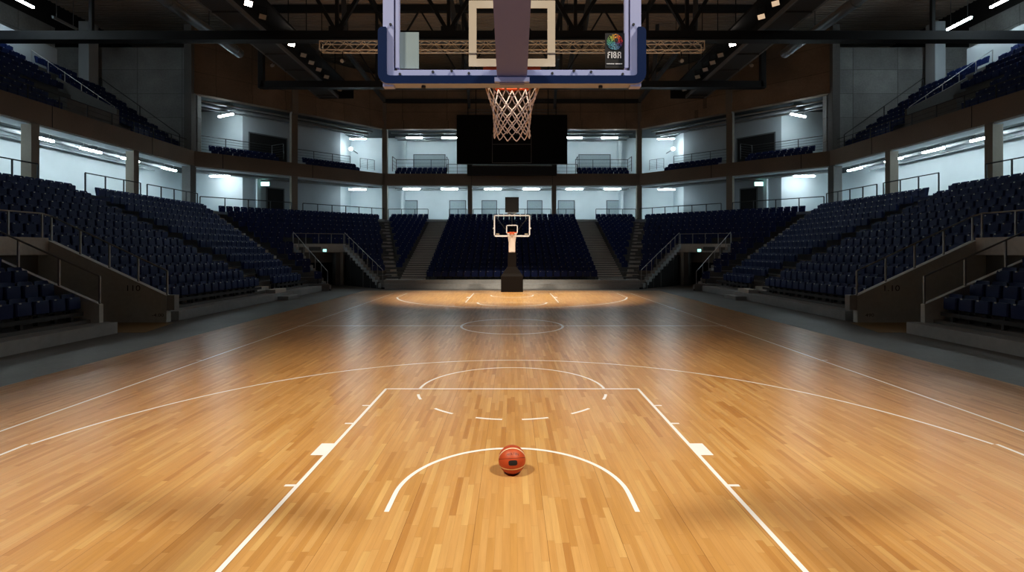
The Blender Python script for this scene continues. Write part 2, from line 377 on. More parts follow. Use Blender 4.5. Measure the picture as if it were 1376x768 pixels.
# ------------------------------------------------------------------ concrete stands
def steps_cut(lo, hi, keep, n):    # pieces of a row between two plan points where keep() holds
    out = []; run = None
    for i in range(n):
        p, q = lerp(lo, hi, i/n), lerp(lo, hi, (i+1)/n); ok = keep(*lerp(lo, hi, (i+.5)/n))
        if ok: run = [run[0], (i+1)/n] if run else [i/n, (i+1)/n]
        elif run: out.append(run); run = None
    if run: out.append(run)
    return out
def diag_row(t): return lerp(A_IN, A_OUT, t), lerp(B_IN, B_OUT, t)
def dend(a): return A_IN[1]+(a-A_IN[0])*(A_OUT[1]-A_IN[1])/(A_OUT[0]-A_IN[0])
def wedge_edge(d): return B_IN[0]+(d-B_IN[1])*(B_OUT[0]-B_IN[0])/(B_OUT[1]-B_IN[1])
for s in (-1, 1):
    T = MB(); sd = SIDE[s]
    for k in range(NS):
        a, a2, z = A0+RUN*k, A0+RUN*(k+1), Z0+RISE*k
        segs = [(2., PD0-.16), (PD1+.25, None)] if k < PK else [(2., None)]
        for y0, y1 in segs:
            zb = 0. if y1 or k < PK else 2.3
            poly = [(s*a, y0), (s*a2, y0), (s*a2, y1 or dend(a2)), (s*a, y1 or dend(a))]
            T.prism(poly, 0. if k < PK else z-1.0, z)
        if k >= PK:
            T.prism([(s*a, PD1+.25), (s*a2, PD1+.25), (s*a2, dend(a2)), (s*a, dend(a))], 0, z-.9)
    struct('stand_'+sd, T, 'terr', f'stepped concrete terraces of the {sd}-side stand', 'stand', smooth=False)
    T = MB()
    for k in range(NS):
        (p0, p1), (q0, q1), z = diag_row(k/NS), diag_row((k+1)/NS), Z0+RISE*k
        for u0, u1 in steps_cut(lerp(p0, q0, .5), lerp(p1, q1, .5), lambda a, d: not in_portal(a, d, .12), 60):
            T.prism([(s*x, y) for x, y in (lerp(p0, p1, u0), lerp(p0, p1, u1), lerp(q0, q1, u1), lerp(q0, q1, u0))], 0 if k < 6 else z-1.2, z)
    struct('stand_corner_'+sd, T, 'terr', f'stepped concrete terraces of the {sd}-side corner stand around its portal', 'stand', smooth=False)
    # wide stairs of the far end
    T = MB()
    for k in range(NF):
        z = Z0+RISEF*k; d = D0+RUNF*k
        T.box(s*SX[0], s*SX[1], d, d+RUNF, 0, z); T.box(s*SX[0], s*SX[1], d-RUNF/2, d, 0, z-RISEF/2)
        T.box(s*SX[0], s*SX[1], d-.012-RUNF/2, d-RUNF/2+.03, z-RISEF/2-.05, z-RISEF/2+.003, 1); T.box(s*SX[0], s*SX[1], d-.012, d+.03, z-.05, z+.003, 1)
    struct('trim_stair_'+sd, T, ['step', 'terr'], f'wide concrete stair of the far stand on the {sd}-side of its middle block', 'stairs', smooth=False)
    # plinth in front of the seats
    P = MB()
    P.box(s*12.8, s*13.55, 2, 16.3, 0, .36); P.box(s*12.8, s*13.55, 19.3, 33.9, 0, .36)
    P.prism([(s*12.8, 33.9), (s*13.55, 33.9), (s*13.5, 34.6), (s*12.35, 34.3)], 0, .36)
    struct('baseboard_'+sd, P, 'conc', f'low concrete plinth along the foot of the {sd}-side stand', 'plinth', smooth=False)
    # aisle half steps (aisle between the side blocks, corner aisle, far narrow aisle)
    T = MB()
    for k in range(1, NS+1):
        a = A0+RUN*k; z = Z0+RISE*k
        T.box(s*(a-RUN*.5), s*a, 27.45, 28.75, z-RISE, z-RISE/2); T.box(s*(a-.0), s*(a+.18), 27.45, 28.75, z-.02, z+.006)
        p0 = lerp(A_IN, A_OUT, (k-.5)/NS); p1 = lerp(A_IN, A_OUT, k/NS)
        if k > 4: T.prism([(s*(p0[0]-.1), p0[1]-.5), (s*p1[0]-s*.1, p1[1]-.5), (s*p1[0]-s*.3, p1[1]+.5), (s*p0[0]-s*.3, p0[1]+.5)], z-RISE, z-RISE/2)
    for k in range(1, NF):
        d = D0+RUNF*k; z = Z0+RISEF*k; x = wedge_edge(d)-.05
        T.box(s*(x-.42), s*(x+.42), d-RUNF*.5, d, z-RISEF, z-RISEF/2); T.box(s*(x-.42), s*(x+.42), d, d+.2, z-.02, z+.006)
    struct('trim_aisle_'+sd, T, 'step', f'pale concrete aisle steps between the seat blocks, {sd}-side', 'stairs', smooth=False)
    # step block at the foot of the aisle
    B = MB().box(s*12.2, s*12.79, 27.4, 28.9, 0, .2)
    single('step_block', B, 'conc', f'low concrete step block at the foot of the {sd}-side aisle', 'step', 'step blocks at the aisles', smooth=False)
    B = MB().box(s*12.95, s*13.5, 27.5, 28.8, .36, .56)
    single('step_block', B, 'step', f'pale concrete step on the plinth under the {sd}-side aisle', 'step', 'step blocks at the aisles', smooth=False)
T = MB()
for k in range(NF):
    z = Z0+RISEF*k; d = D0+RUNF*k
    T.box(-SX[0]+.01, SX[0]-.01, d, d+RUNF, 0, z)
    for s in (-1, 1): T.prism([(s*(SX[1]-.01), d), (s*(SX[1]-.01), d+RUNF), (s*(wedge_edge(d+RUNF)+.35), d+RUNF), (s*(wedge_edge(d)+.35), d)], 0, z)
struct('stand_far', T, 'terr', 'stepped concrete terraces of the far end stand', 'stand', smooth=False)
P = MB(); P.box(-9.1, 9.1, 35.6, 36.65, 0, .36); P.box(-9.2, 9.2, 35.95, 36.65, 0, .62); P.box(-9.0, 9.0, 35.5, 35.6, 0, .12)
struct('baseboard_far', P, 'conc', 'low stepped concrete plinth along the foot of the far stand', 'plinth', smooth=False)

# portals ------------------------------------------------------------------
def sloped(mb, s, pts, d0, d1):     # wall standing across the stand: profile (a, z) between two depths
    n = len(pts)
    mb.loft([(s*a, d0, z) for a, z in pts], [(s*a, d1, z) for a, z in pts])
for s in (-1, 1):
    sd = SIDE[s]
    prof = [(12.9, 0), (12.9, 1.0), (17.3, 3.05), (17.75, 3.1), (17.76, 2.5), (20.6, 2.5), (20.6, 0)]
    W = MB(); sloped(W, s, prof, PD1, PD1+.24)
    o = struct('wall_portal_'+sd, W, 'concp', f'concrete portal wall with sloping top and black figures, {sd}-side stand', 'wall', smooth=False)
    me = textmesh('110' if s < 0 else '1.10', .31)
    for v in me.vertices: v.co = Vector((v.co.x*1.25, 0, v.co.y))
    me.materials.append(mt['ink']); t = bpy.data.objects.new('lettering', me); C.objects.link(t); t.parent = o; t.location = Vector((s*14.15, PD1-.004, 1.27))-o.location
    t['label'] = 'black figures reading 110'
    me = textmesh('-4.00' if s < 0 else '490', .17)
    for v in me.vertices: v.co = Vector((v.co.x*1.3, 0, v.co.y))
    me.materials.append(mt['ink']); t = bpy.data.objects.new('lettering', me); C.objects.link(t); t.parent = o; t.location = Vector((s*(13.22 if s < 0 else 13.35), PD1-.004, .27))-o.location
    B = MB().box(s*12.6, s*12.88, PD1+.0, PD1+.26, .46, 1.02); part('end_block', B, 'conc', o, smooth=False)
    W = MB(); sloped(W, s, [(13.22, 0), (13.22, .95), (17.3, 2.75), (17.5, 2.5), (20.6, 2.5), (20.6, 0)], PD0-.16, PD0)
    struct('wall_portal_near_'+sd, W, 'concp', f'concrete wall with sloping top at the end of the nearest seats, {sd}-side', 'wall', smooth=False)
    W = MB().box(s*17.3, s*17.7, PD0-.2, PD1, 2.52, 3.16); W.box(s*17.7, s*20.6, PD0, PD1, 2.3, 2.5)
    struct('lintel_'+sd, W, 'concp', f'concrete lintel over the portal in the {sd}-side stand', 'wall', smooth=False)
    W = MB().box(s*20.4, s*20.6, PD0, PD1, 0, 2.6)
    struct('wall_portal_back_'+sd, W, 'concg', f'grey wall at the back of the {sd}-side portal', 'wall', smooth=False)
    W = MB().box(s*10.9, s*17.3, PD0-.0, PD1, -.01, .0)
    F = MB().prism([(s*12.0, PD0+.2), (s*20.4, PD0+.2), (s*20.4, PD1), (s*12.6, PD1)], -.01, .001)
    struct('floor_portal_'+sd, F, 'tan', f'tan vinyl floor strip inside the {sd}-side portal', 'floor', smooth=False)
    # corner portal
    def pp(c, u): q = PO+PC*c+PU*u; return (s*q.x, q.y)
    nrm = Vector((-PC.y, PC.x)).normalized()
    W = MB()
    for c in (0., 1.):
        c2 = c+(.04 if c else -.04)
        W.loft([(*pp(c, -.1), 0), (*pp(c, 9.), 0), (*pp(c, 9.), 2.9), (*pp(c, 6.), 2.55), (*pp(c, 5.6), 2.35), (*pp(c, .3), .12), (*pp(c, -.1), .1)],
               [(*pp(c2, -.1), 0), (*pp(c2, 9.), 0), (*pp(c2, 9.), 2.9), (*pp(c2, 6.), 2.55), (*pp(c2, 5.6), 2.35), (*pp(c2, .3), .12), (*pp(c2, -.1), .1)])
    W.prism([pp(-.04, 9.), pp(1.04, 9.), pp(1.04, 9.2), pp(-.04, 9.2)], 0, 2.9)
    struct('wall_corner_portal_'+sd, W, 'void', f'dark inner walls of the {sd}-side corner portal', 'wall', smooth=False)  # shade under the stepped edges painted as black walls
    W = MB(); W.prism([pp(-.06, 5.9), pp(1.06, 5.9), pp(1.06, 6.25), pp(-.06, 6.25)], 2.6, 3.25); W.prism([pp(-.06, 6.25), pp(1.06, 6.25), pp(1.06, 9.2), pp(-.06, 9.2)], 2.6, 2.9)
    struct('lintel_corner_'+sd, W, 'concp', f'concrete lintel over the {sd}-side corner portal', 'wall', smooth=False)
    W = MB(); q = pp(.93, 5.5); W.box(q[0]-.11, q[0]+.11, q[1]-.11, q[1]+.11, 0, 2.62)
    struct('column_corner_'+sd, W, 'col', f'slim grey post under the lintel of the {sd}-side corner portal', 'column', smooth=False)
    # stringers along both stepped edges
    W = MB()
    for k in range(14):
        u0 = .15+k*.42; z = .35+k*.215
        for c, c2 in ((1.0, 1.09), (-.06, .0)):
            W.prism([pp(c, u0), pp(c2, u0), pp(c2, u0+.42), pp(c, u0+.42)], z-.32, z+.04)
    struct('trim_portal_steps_'+sd, W, 'conc', f'stepped concrete edging beside the {sd}-side corner portal', 'stairs', smooth=False)

# ------------------------------------------------------------------ facade: beams, columns, walls, slabs
def fpoly(o0, o1, t0, t1): return [dg(t0, o0), dg(t1, o0), dg(t1, o1), dg(t0, o1)]
def mir(s, poly): return [(s*x, y) for x, y in poly]
# mitre points at offset o from the facade line
def ring(o):
    c1 = (25.+o, 39.5+o*.40); k = math.tan(math.radians(22.5)); c2 = (12.95+o*.40, 51.+o)
    return c1, c2
for s in (-1, 1):
    sd = SIDE[s]
    (i1, i2), (o1, o2) = ring(0), ring(.95)
    F = MB().prism(mir(s, [(25., 2.), (25.95, 2.), o1, i1]), F_LO, F_HI)
    for d in (12., 19.4, 27.3, 34.9): F.box(s*24.985, s*25.01, d, d+.03, F_LO, F_HI, 1)
    struct('trim_balcony_'+sd, F, ['fascia', 'black'], f'brown concrete balcony beam along the {sd}-side', 'balcony', smooth=False)
    F = MB().prism(mir(s, [i1, o1, o2, i2]), F_LO, F_HI)
    for t in (.12, .56):
        p = dg(t, -.012); q = dg(t+.003, .01); F.prism(mir(s, [p, dg(t+.0025, -.012), q, dg(t, .01)]), F_LO, F_HI, 1)
    struct('trim_balcony_corner_'+sd, F, ['fascia', 'black'], f'brown concrete balcony beam across the {sd}-side corner', 'balcony', smooth=False)
    # ledge under the beam, tube light painted in as white
    (j1, j2), (k1, k2) = ring(.12), ring(1.25)
    L = MB().prism(mir(s, [(25.12, 2.), (26.25, 2.), k1, j1]), F_LO-.10, F_LO); L.prism(mir(s, [j1, k1, k2, j2]), F_LO-.10, F_LO)
    struct('trim_ledge_'+sd, L, 'wall', f'ledge painted pale as if lit under the balcony beam, {sd}-side', 'balcony', smooth=False)
    # columns
    for i, d in enumerate((19.0, 26.4, 33.5)):
        K = MB().box(s*25.05, s*25.6, d-.22, d+.23, CZ-.3, F_LO)
        struct('column_'+sd, K, 'col', f'concrete column under the {sd}-side balcony beam, {ORD[i+1]} from the near end', 'column', smooth=False)
    K = MB().prism(mir(s, [(25.03, 39.1), (25.7, 39.1), (25.75, 39.9), (25.0, 39.75)]), CZ-.3, F_LO)
    K.prism(mir(s, [(25.03, 39.2), (25.6, 39.2), (25.6, 40.0), (25.0, 39.75)]), F_HI, R_LO)
    struct('column_corner_near_'+sd, K, 'terr', f'tall concrete pier where the {sd}-side meets its corner', 'column', smooth=False)
    K = MB().prism(mir(s, fpoly(.05, .55, .45, .482)), CZ-.3, F_LO); K.prism(mir(s, fpoly(.05, .55, .45, .482)), F_HI, G_TOP); K.prism(mir(s, fpoly(-.12, .1, .45, .482)), G_TOP-.2, 17.6)
    struct('column_corner_mid_'+sd, K, 'col', f'concrete column in the middle of the {sd}-side corner balcony', 'column', smooth=False)
    K = MB().box(s*12.7, s*13.2, 51.03, 51.5, CZ-.3, F_LO); K.box(s*12.7, s*13.2, 51.03, 51.5, F_HI, G_TOP); K.box(s*12.75, s*13.15, 50.9, 51.05, G_TOP-.1, 17.8)
    struct('column_far_outer_'+sd, K, 'col', f'concrete column between the far balcony and the {sd}-side corner', 'column', smooth=False)
    K = MB().box(s*4.05, s*4.5, 51.03, 51.45, CZ-.3, F_LO); K.box(s*4.05, s*4.5, 51.03, 51.45, F_HI, G_TOP)
    struct('column_far_inner_'+sd, K, 'col', f'concrete column of the far balcony just {sd} of the middle bay', 'column', smooth=False)
    # upper walls
    U = MB().prism(mir(s, fpoly(.05, .6, .0, 1.)), G_TOP, R_LO)
    U.prism(mir(s, fpoly(-.05, .1, .0, 1.)), G_TOP, G_TOP+.75)
    struct('wall_upper_corner_'+sd, U, 'concf', f'brown formed concrete wall above the {sd}-side corner gallery', 'wall', smooth=False)
    U = MB().box(s*25.05, s*36.6, 40.0, 40.5, F_HI-.3, 18.9)
    struct('wall_end_'+sd, U, 'concg', f'grey formed concrete end wall beside the {sd}-side upper tier', 'wall', smooth=False)
    # white concourse walls, one long polyline
    P = [(30., 2.), (30., 45.5), (24.4, 45.5), (18.1, 53.), (18.0, 56.)]
    for i, nm in enumerate(('long', 'return', 'corner', 'end')):
        p, q = P[i], P[i+1]; t = Vector((q[0]-p[0], q[1]-p[1])).normalized(); n = Vector((t.y, -t.x))*-.2
        if n.x < 0 and i in (0,): n = -n
        if i in (1, 2, 3): n = Vector((abs(t.y), abs(t.x)))*.2
        zt = 9.75 if i == 0 else 15.3
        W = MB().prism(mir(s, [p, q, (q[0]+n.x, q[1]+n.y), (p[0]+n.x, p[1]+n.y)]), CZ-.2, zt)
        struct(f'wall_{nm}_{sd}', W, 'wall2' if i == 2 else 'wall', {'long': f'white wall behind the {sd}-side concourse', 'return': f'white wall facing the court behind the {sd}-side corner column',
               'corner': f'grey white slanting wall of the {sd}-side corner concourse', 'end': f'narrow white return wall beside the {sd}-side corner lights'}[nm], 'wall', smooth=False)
    # slabs
    C1 = MB().prism(mir(s, [(25.9, 2.), (30., 2.), (30., 45.5), (27., 45.5), (25.9, 39.9)]), 9.75, 10.3)
    struct('ceiling_'+sd, C1, 'ceil', f'dark soffit over the {sd}-side concourse', 'ceiling', smooth=False)
    C1 = MB().prism(mir(s, [o1, (30., 45.5), (24.4, 45.5), (18.1, 53.), (18., 56.), (13.35, 56.), o2]), 9.75, 10.3)
    struct('ceiling_corner_'+sd, C1, 'ceil', f'dark slab between the two levels of the {sd}-side corner', 'ceiling', smooth=False)
    C1 = MB().prism(mir(s, [dg(0, .5), (30., 45.5), (24.4, 45.5), (18.1, 53.), (18., 56.), (13.2, 56.), dg(1, .5)]), 15.3, 15.6)
    struct('ceiling_gallery_'+sd, C1, 'ceil', f'dark soffit over the {sd}-side corner gallery', 'ceiling', smooth=False)
    G = MB().prism(mir(s, [(24.4, 2.), (30., 2.), (30., 45.5), (18.1, 53.), (18., 56.), (0, 56), (0, 51.0), (12.9, 51.0), (24.4, 40.2)]), CZ-.25, CZ)
    struct('floor_concourse_'+sd, G, 'conc', f'concrete floor of the lower concourse, {sd}-side half', 'floor', smooth=False)
    # upper side tier
    T = MB()
    for k in range(9):
        a = 25.95+.83*k; z = F_HI+.05+.6*k
        T.box(s*a, s*(a+.83), 2., 40., z-1.2, z)
    struct('stand_upper_'+sd, T, 'terr', f'stepped concrete terraces of the {sd}-side upper tier', 'stand', smooth=False)
    W = MB(); sloped(W, s, [(26.2, 10.5), (26.2, 12.1), (28.6, 13.3), (30.2, 14.2), (30.2, 13.0), (28.0, 10.5)], 33.3, 33.5)
    W.box(s*26.2, s*29.0, 29.6, 33.3, 10.5, 11.7)
    struct('wall_upper_aisle_'+sd, W, 'terr', f'grey concrete aisle wall in the {sd}-side upper tier', 'wall', smooth=False)
    W = MB().box(s*33.5, s*33.8, 2., 37.0, 14.5, 17.55)
    struct('wall_upper_back_'+sd, W, 'wall2', f'pale wall behind the top row of the {sd}-side upper tier', 'wall', smooth=False)
    W = MB().box(s*36.3, s*36.5, 2., 39.9, 14.5, 20.4)
    struct('wall_upper_outer_'+sd, W, 'concg', f'dark grey outer wall above the {sd}-side upper tier', 'wall', smooth=False)
    K = MB().box(s*32.6, s*33.4, 38.7, 39.6, 14.2, 20.4)
    struct('column_upper_'+sd, K, 'wall2', f'tall pale column at the top corner of the {sd}-side upper tier', 'column', smooth=False)
F = MB().box(-12.95, 12.95, 51., 51.95, F_LO, F_HI)
for x in (-4.1, 4.1): F.box(x-.015, x+.015, 50.985, 51.01, F_LO, F_HI, 1)
struct('trim_balcony_far', F, ['fascia', 'black'], 'brown concrete balcony beam across the far end', 'balcony', smooth=False)
struct('trim_ledge_far', MB().box(-12.95, 12.95, 51.12, 52.25, F_LO-.10, F_LO), 'wall', 'ledge painted pale as if lit under the far balcony beam', 'balcony', smooth=False)  # white colour holds the tube light on the far underside
U = MB().box(-13.0, 13.0, 51.05, 51.6, G_TOP, R_LO); U.box(-13, 13, 50.95, 51.1, G_TOP, G_TOP+.85)
U.box(-13., 13., 50.7, 51.05, 17.7, 18.05, 1)
struct('wall_upper_far', U, ['concf', 'roofs'], 'brown formed concrete wall with dark rail above the far gallery', 'wall', smooth=False)
struct('wall_far', MB().box(-18.2, 18.2, 56., 56.2, CZ-.2, 15.3), 'wall', 'white back wall of the far concourse and gallery', 'wall', smooth=False)
struct('ceiling_far', MB().box(-13.35, 13.35, 51.95, 56., 9.75, 10.3), 'ceil', 'dark slab between the two far concourses', 'ceiling', smooth=False)
struct('ceiling_gallery_far', MB().box(-13.2, 13.2, 51.6, 56., 15.3, 15.6), 'ceil', 'dark soffit over the far gallery', 'ceiling', smooth=False)
for s in (-1, 1):
    for i, x in enumerate((17.0,)):
        K = MB().box(s*11.9, s*12.25, 55.2, 56., CZ, 9.75)
        struct('column_pilaster_'+SIDE[s], K, 'wall', f'white pilaster on the far concourse wall, {SIDE[s]}-side', 'column', smooth=False)
        K = MB().box(s*11.7, s*12.1, 55.2, 56., 10.3, 15.3)
        struct('column_gallery_pilaster_'+SIDE[s], K, 'wall', f'white pilaster on the far gallery wall, {SIDE[s]}-side', 'column', smooth=False)
# roof deck: real corrugations running across the hall
T = MB(); y = 8.; vs = []
nst = 0
while y < 57:
    vs += [(-37, y, 22.5), (37, y, 22.5), (-37, y+.2, 22.5), (37, y+.2, 22.5), (-37, y+.24, 22.62), (37, y+.24, 22.62), (-37, y+.36, 22.62), (37, y+.36, 22.62)]; y += .4; nst += 4
T.add(vs, [(2*i, 2*i+1, 2*i+3, 2*i+2) for i in range(nst-1)])
struct('ceiling_roof_deck', T, 'deck', 'brownish corrugated metal roof deck high above the court', 'ceiling', smooth=False)
# dark back and side hull so that no light leaks
W = MB().box(-37, 37, 57., 57.3, 0, 22.7)
for s in (-1, 1): W.box(s*36.7, s*37, -6, 57, 0, 22.7)
struct('wall_hull', W, 'void', 'dark outer shell of the hall behind everything', 'wall', smooth=False)

# doors -------------------------------------------------------------------
dn = 0
def flatdoor(x0, x1, y, z0, z1, label, dark=False):
    global dn; dn += 1
    t = thing(f'door_{dn}', ((x0+x1)/2, y, z0), label, 'door', kind='structure')
    f = MB(); w = .09
    f.box(x0-w, x0, y-.06, y, z0, z1+w); f.box(x1, x1+w, y-.06, y, z0, z1+w); f.box(x0, x1, y-.06, y, z1, z1+w)
    part('frame', f, 'doorf', t, smooth=False)
    p = MB().box(x0, x1, y-.03, y, z0, z1); n = int((z1-z0)/.22)
    for i in range(1, n): p.box(x0, x1, y-.036, y-.03, z0+i*.22, z0+i*.22+.012, 0)
    part('panel', p, 'void' if dark else 'door', t, smooth=False)
for s in (-1, 1):
    sd = SIDE[s]
    for i, (x0, x1) in enumerate(((1.75, 3.3), (5.2, 6.9), (10.6, 12.2))):
        flatdoor(min(s*x0, s*x1), max(s*x0, s*x1), 56.0, CZ, 8.28, f'grey shutter door in the far concourse, {ORD[i+1]} {sd} of the middle')
    x0, x1 = sorted((s*7.5, s*10.9)); flatdoor(x0, x1, 56., 10.3, 13.4, f'wide grey shutter in the far gallery, {sd}-side')
    # slanting wall openings: double doors upstairs, dark doorway below
    P0, P1 = Vector((24.4, 45.5)), Vector((18.1, 53.)); t = (P1-P0).normalized(); n = Vector((-t.y, t.x)); n = n if n.y < 0 else -n
    def wp(u, o): q = P0+t*u+n*o; return (s*q.x, q.y)
    for nm, u0, u1, z0, z1, lb in (('a', .6, 4.0, 10.3, 13.5, f'wide dark doorway in the slanting wall of the {sd}-side corner gallery'), ('b', 2.2, 3.7, CZ, 8.6, f'dark doorway under the exit light of the {sd}-side corner concourse')):
        dn += 1; q = wp((u0+u1)/2, 0)
        th = thing(f'door_{dn}', (q[0], q[1], z0), lb, 'door', kind='structure')
        part('panel', MB().prism([wp(u0, 0), wp(u1, 0), wp(u1, .03), wp(u0, .03)], z0, z1), 'void', th, smooth=False)  # flat near-black panel stands in for the dark opening
        f = MB()
        for a, b in ((u0-.1, u0), (u1, u1+.1)): f.prism([wp(a, 0), wp(b, 0), wp(b, .07), wp(a, .07)], z0, z1+.1)
        f.prism([wp(u0, 0), wp(u1, 0), wp(u1, .07), wp(u0, .07)], z1, z1+.1)
        part('frame', f, 'doorf', th, smooth=False)
    # white jamb post and exit sign beside the dark doorway
    K = MB().prism([wp(1.15, 0), wp(1.45, 0), wp(1.45, .35), wp(1.15, .35)], CZ, 9.75)
    struct('column_exit_'+sd, K, 'wall', f'white pilaster under the exit light, {sd}-side corner', 'column', smooth=False)
    q = wp(1.8, .5)
    th = thing('exit_sign', (q[0], q[1], 8.75), f'glowing green-white exit light in the {sd}-side corner concourse', 'sign', 'exit lights')
    part('housing', MB().box(q[0]-.4, q[0]+.4, q[1]-.02, q[1]+.12, 8.72, 9.12), 'house', th, smooth=False)
    part('sign_face', MB().box(q[0]-.37, q[0]+.37, q[1]-.04, q[1]-.02, 8.75, 9.09), 'exit', th, smooth=False)
    part('stem', MB().box(q[0]-.02, q[0]+.02, q[1]+.03, q[1]+.07, 9.12, 9.75), 'house', th, smooth=False)
    # corner portal sign
    def pp(c, u): q = PO+PC*c+PU*u; return (s*q.x, q.y)
    q = pp(.62, 5.85); 
    th = thing('exit_sign', (q[0], q[1], 2.6), f'small green lit sign on the lintel of the {sd}-side corner portal', 'sign', 'portal signs')
    part('housing', MB().box(q[0]-.16, q[0]+.16, q[1]-.16, q[1]+.0, 2.62, 2.86), 'house', th, smooth=False)
    part('sign_face', MB().box(q[0]-.14, q[0]+.14, q[1]-.175, q[1]-.16, 2.64, 2.84), 'exit2', th, smooth=False)
    q = pp(.42, 5.82)
    single('sign_plate', MB().prism([pp(.28, 5.82), pp(.52, 5.82), pp(.52, 5.9), pp(.28, 5.9)], 2.72, 3.02), 'doorf', f'dark plate on the lintel of the {sd}-side corner portal', 'sign', 'portal plates', smooth=False)

# ------------------------------------------------------------------ seats
SEATS = []      # (x, y, z, facing angle, block phrase, row, index)
def facing(fx, fy): return math.atan2(-fx, fy)
PITCH = .54
for s in (-1, 1):
    sd = SIDE[s]
    for k in range(NS):
        a = A0+RUN*(k+.47); z = Z0+RISE*k
        blocks = [('block before the portal', 3., PD0-.24, -1), ('block between portal and aisle', PD1+.4, 27.4, 1), ('block beyond the aisle', 28.85, dend(a)-.55, 1)] if k < PK else \
                 [('block beside the aisle', 3., 27.4, -1), ('block beyond the aisle', 28.85, dend(a)-.55, 1)]
        for nm, d0, d1, dr in blocks:
            n = int((d1-d0)/PITCH); 
            for i in range(n):
                d = (d1-PITCH*(i+.5)) if dr < 0 else (d0+PITCH*(i+.5))
                SEATS.append((s*a, d, z, facing(-s, 0), (sd, nm), k, i))
    fd = Vector((-NO.x*s, -NO.y))
    for k in range(NS):
        p0, p1 = diag_row((k+.62)/NS); z = Z0+RISE*k; L = math.dist(p0, p1); n = int((L-1.0)/PITCH)
        v = Vector((p1[0]-p0[0], p1[1]-p0[1])).normalized(); f = Vector((v.y, -v.x)); f = f if f.y < 0 else -f
        for i in range(n):
            q = Vector(p0)+v*(.5+(L-1.0-n*PITCH)/2+PITCH*(i+.5))
            if not in_portal(q.x, q.y, .55, 6.7 if k > 5 else 7.): SEATS.append((s*q.x, q.y, z, facing(f.x*s, f.y), (sd, 'corner block'), k, i))
    for k in range(NF):
        d = D0+RUNF*(k+.62); z = Z0+RISEF*k; x1 = wedge_edge(d)-.5; n = int((x1-SX[1])/PITCH)
        for i in range(n): SEATS.append((s*(SX[1]+.1+PITCH*(i+.5)), d, z, facing(0, -1), (sd, 'wedge block beside the far stairs'), k, i))
    # upper tier
    for k in range(9):
        a = 25.95+.83*(k+.62); z = F_HI+.05+.6*k; i = 0; d = 39.4
        while d > 6:
            if not (33.0 < d < 34.7 or (a > 32.3 and d > 38.2) or (k < 4 and 29.4 < d < 33.6)): SEATS.append((s*a, d, z, facing(-s, 0), (sd, 'upper tier'), k, i)); i += 1
            d -= PITCH
    # corner gallery rows
    for t0, n in ((.055, 10), (.52, 10)):
        for r in range(2):
            for i in range(n):
                q = dg(t0+(.8+PITCH*i)/FL, 1.35+.8*r)
                SEATS.append((s*q[0], q[1], 10.3+.42*r, facing(-NO.x*s, -NO.y), (sd, 'corner gallery'), r, i))
    for r in range(2):
        for i in range(10): SEATS.append((s*(7.05+PITCH*i), 52.35+.8*r, 10.3+.42*r, facing(0, -1), (sd, 'far gallery'), r, i))
for k in range(NF):
    d = D0+RUNF*(k+.62); z = Z0+RISEF*k
    for i in range(23): SEATS.append(((i-11)*.55, d, z, facing(0, -1), ('far', 'middle block'), k, i))
# the seats that show largest: inside the frame, not hidden by the concrete, nearest first
bpy.context.view_layer.update()
dgr = bpy.context.evaluated_depsgraph_get(); eye = Vector((0, 0, CAM_H)); FPX = 675.
def visible(x, y, z, r):
    f = Vector((-math.sin(r), math.cos(r), 0))
    px, hit = 688+FPX*x/y, 0
    if not 4 < px < 1372: return False
    for dz in (.55, .78):
        p = Vector((x, y, z+dz))+f*.25; v = p-eye; L = v.length
        ok, *_ = S.ray_cast(dgr, eye, v/L, distance=L-.05)
        hit += not ok
    return hit > 0
order = sorted(range(len(SEATS)), key=lambda i: (Vector(SEATS[i][:3])-eye).length)
near = []
for i in order:
    if len(near) == 300: break
    if visible(*SEATS[i][:4]): near.append(i)
near_set = set(near)
def seat_meshes(fine=True):
    out = {}
    def shell(zs, hw, yf, th, n):        # curved upright panel, rings by height
        R = []
        for z, w in zip(zs, hw):
            f = [(-w+2*w*i/n, yf(z)+.035*(abs(-1+2*i/n)**2)) for i in range(n+1)]
            R.append([(x, y, z) for x, y in f]+[(x, y-th, z) for x, y in f[::-1]])
        return MB().rings(R)
    n = 6 if fine else 2
    out['backrest'] = shell((.36, .42, .62, .77, .82, .84), (.19, .222, .235, .235, .222, .19), lambda z: .02-(z-.36)*.16, .035, n) if fine else shell((.36, .80, .84), (.22, .235, .20), lambda z: .02-(z-.36)*.16, .035, 1)
    P = MB()                              # folded pan
    prof = ((.34, .225, .07, .13), (.37, .232, .06, .205), (.55, .235, .075, .20), (.70, .235, .09, .185), (.735, .222, .10, .17)) if fine else ((.34, .225, .07, .18), (.70, .235, .09, .185), (.735, .222, .10, .17))
    R = []
    for z, w, y0, y1 in prof:
        b = .03
        R.append([(-w, y0, z), (w, y0, z), (w, y1-b, z), (w-b, y1, z), (-w+b, y1, z), (-w, y1-b, z)] if fine else [(-w, y0, z), (w, y0, z), (w, y1, z), (-w, y1, z)])
    P.rings(R); out['seat_pan'] = P
    H = MB()
    if fine:
        for sx in (-1, 1): H.box(sx*.236, sx*.262, -.01, .10, .34, .47)
        out['hinge'] = H
    B = MB(); B.box(-.03, .03, -.06, .08, 0, .36)
    if fine: B.box(-.20, .20, -.03, .05, .30, .35)
    out['bracket'] = B
    L = MB(); L.box(.09, .155, .168, .19, .732, .742); L.box(.09, .155, .186, .193, .70, .742)  # small pale tab on the pan's top edge
    out['pale_tab'] = L
    return out
SM = seat_meshes(True); SMAT = {'backrest': 'seat', 'seat_pan': 'seat', 'hinge': 'black', 'bracket': 'raild', 'pale_tab': 'plate'}
SDATA = {k: v.mesh(k, SMAT[k]) for k, v in SM.items()}
proto = None
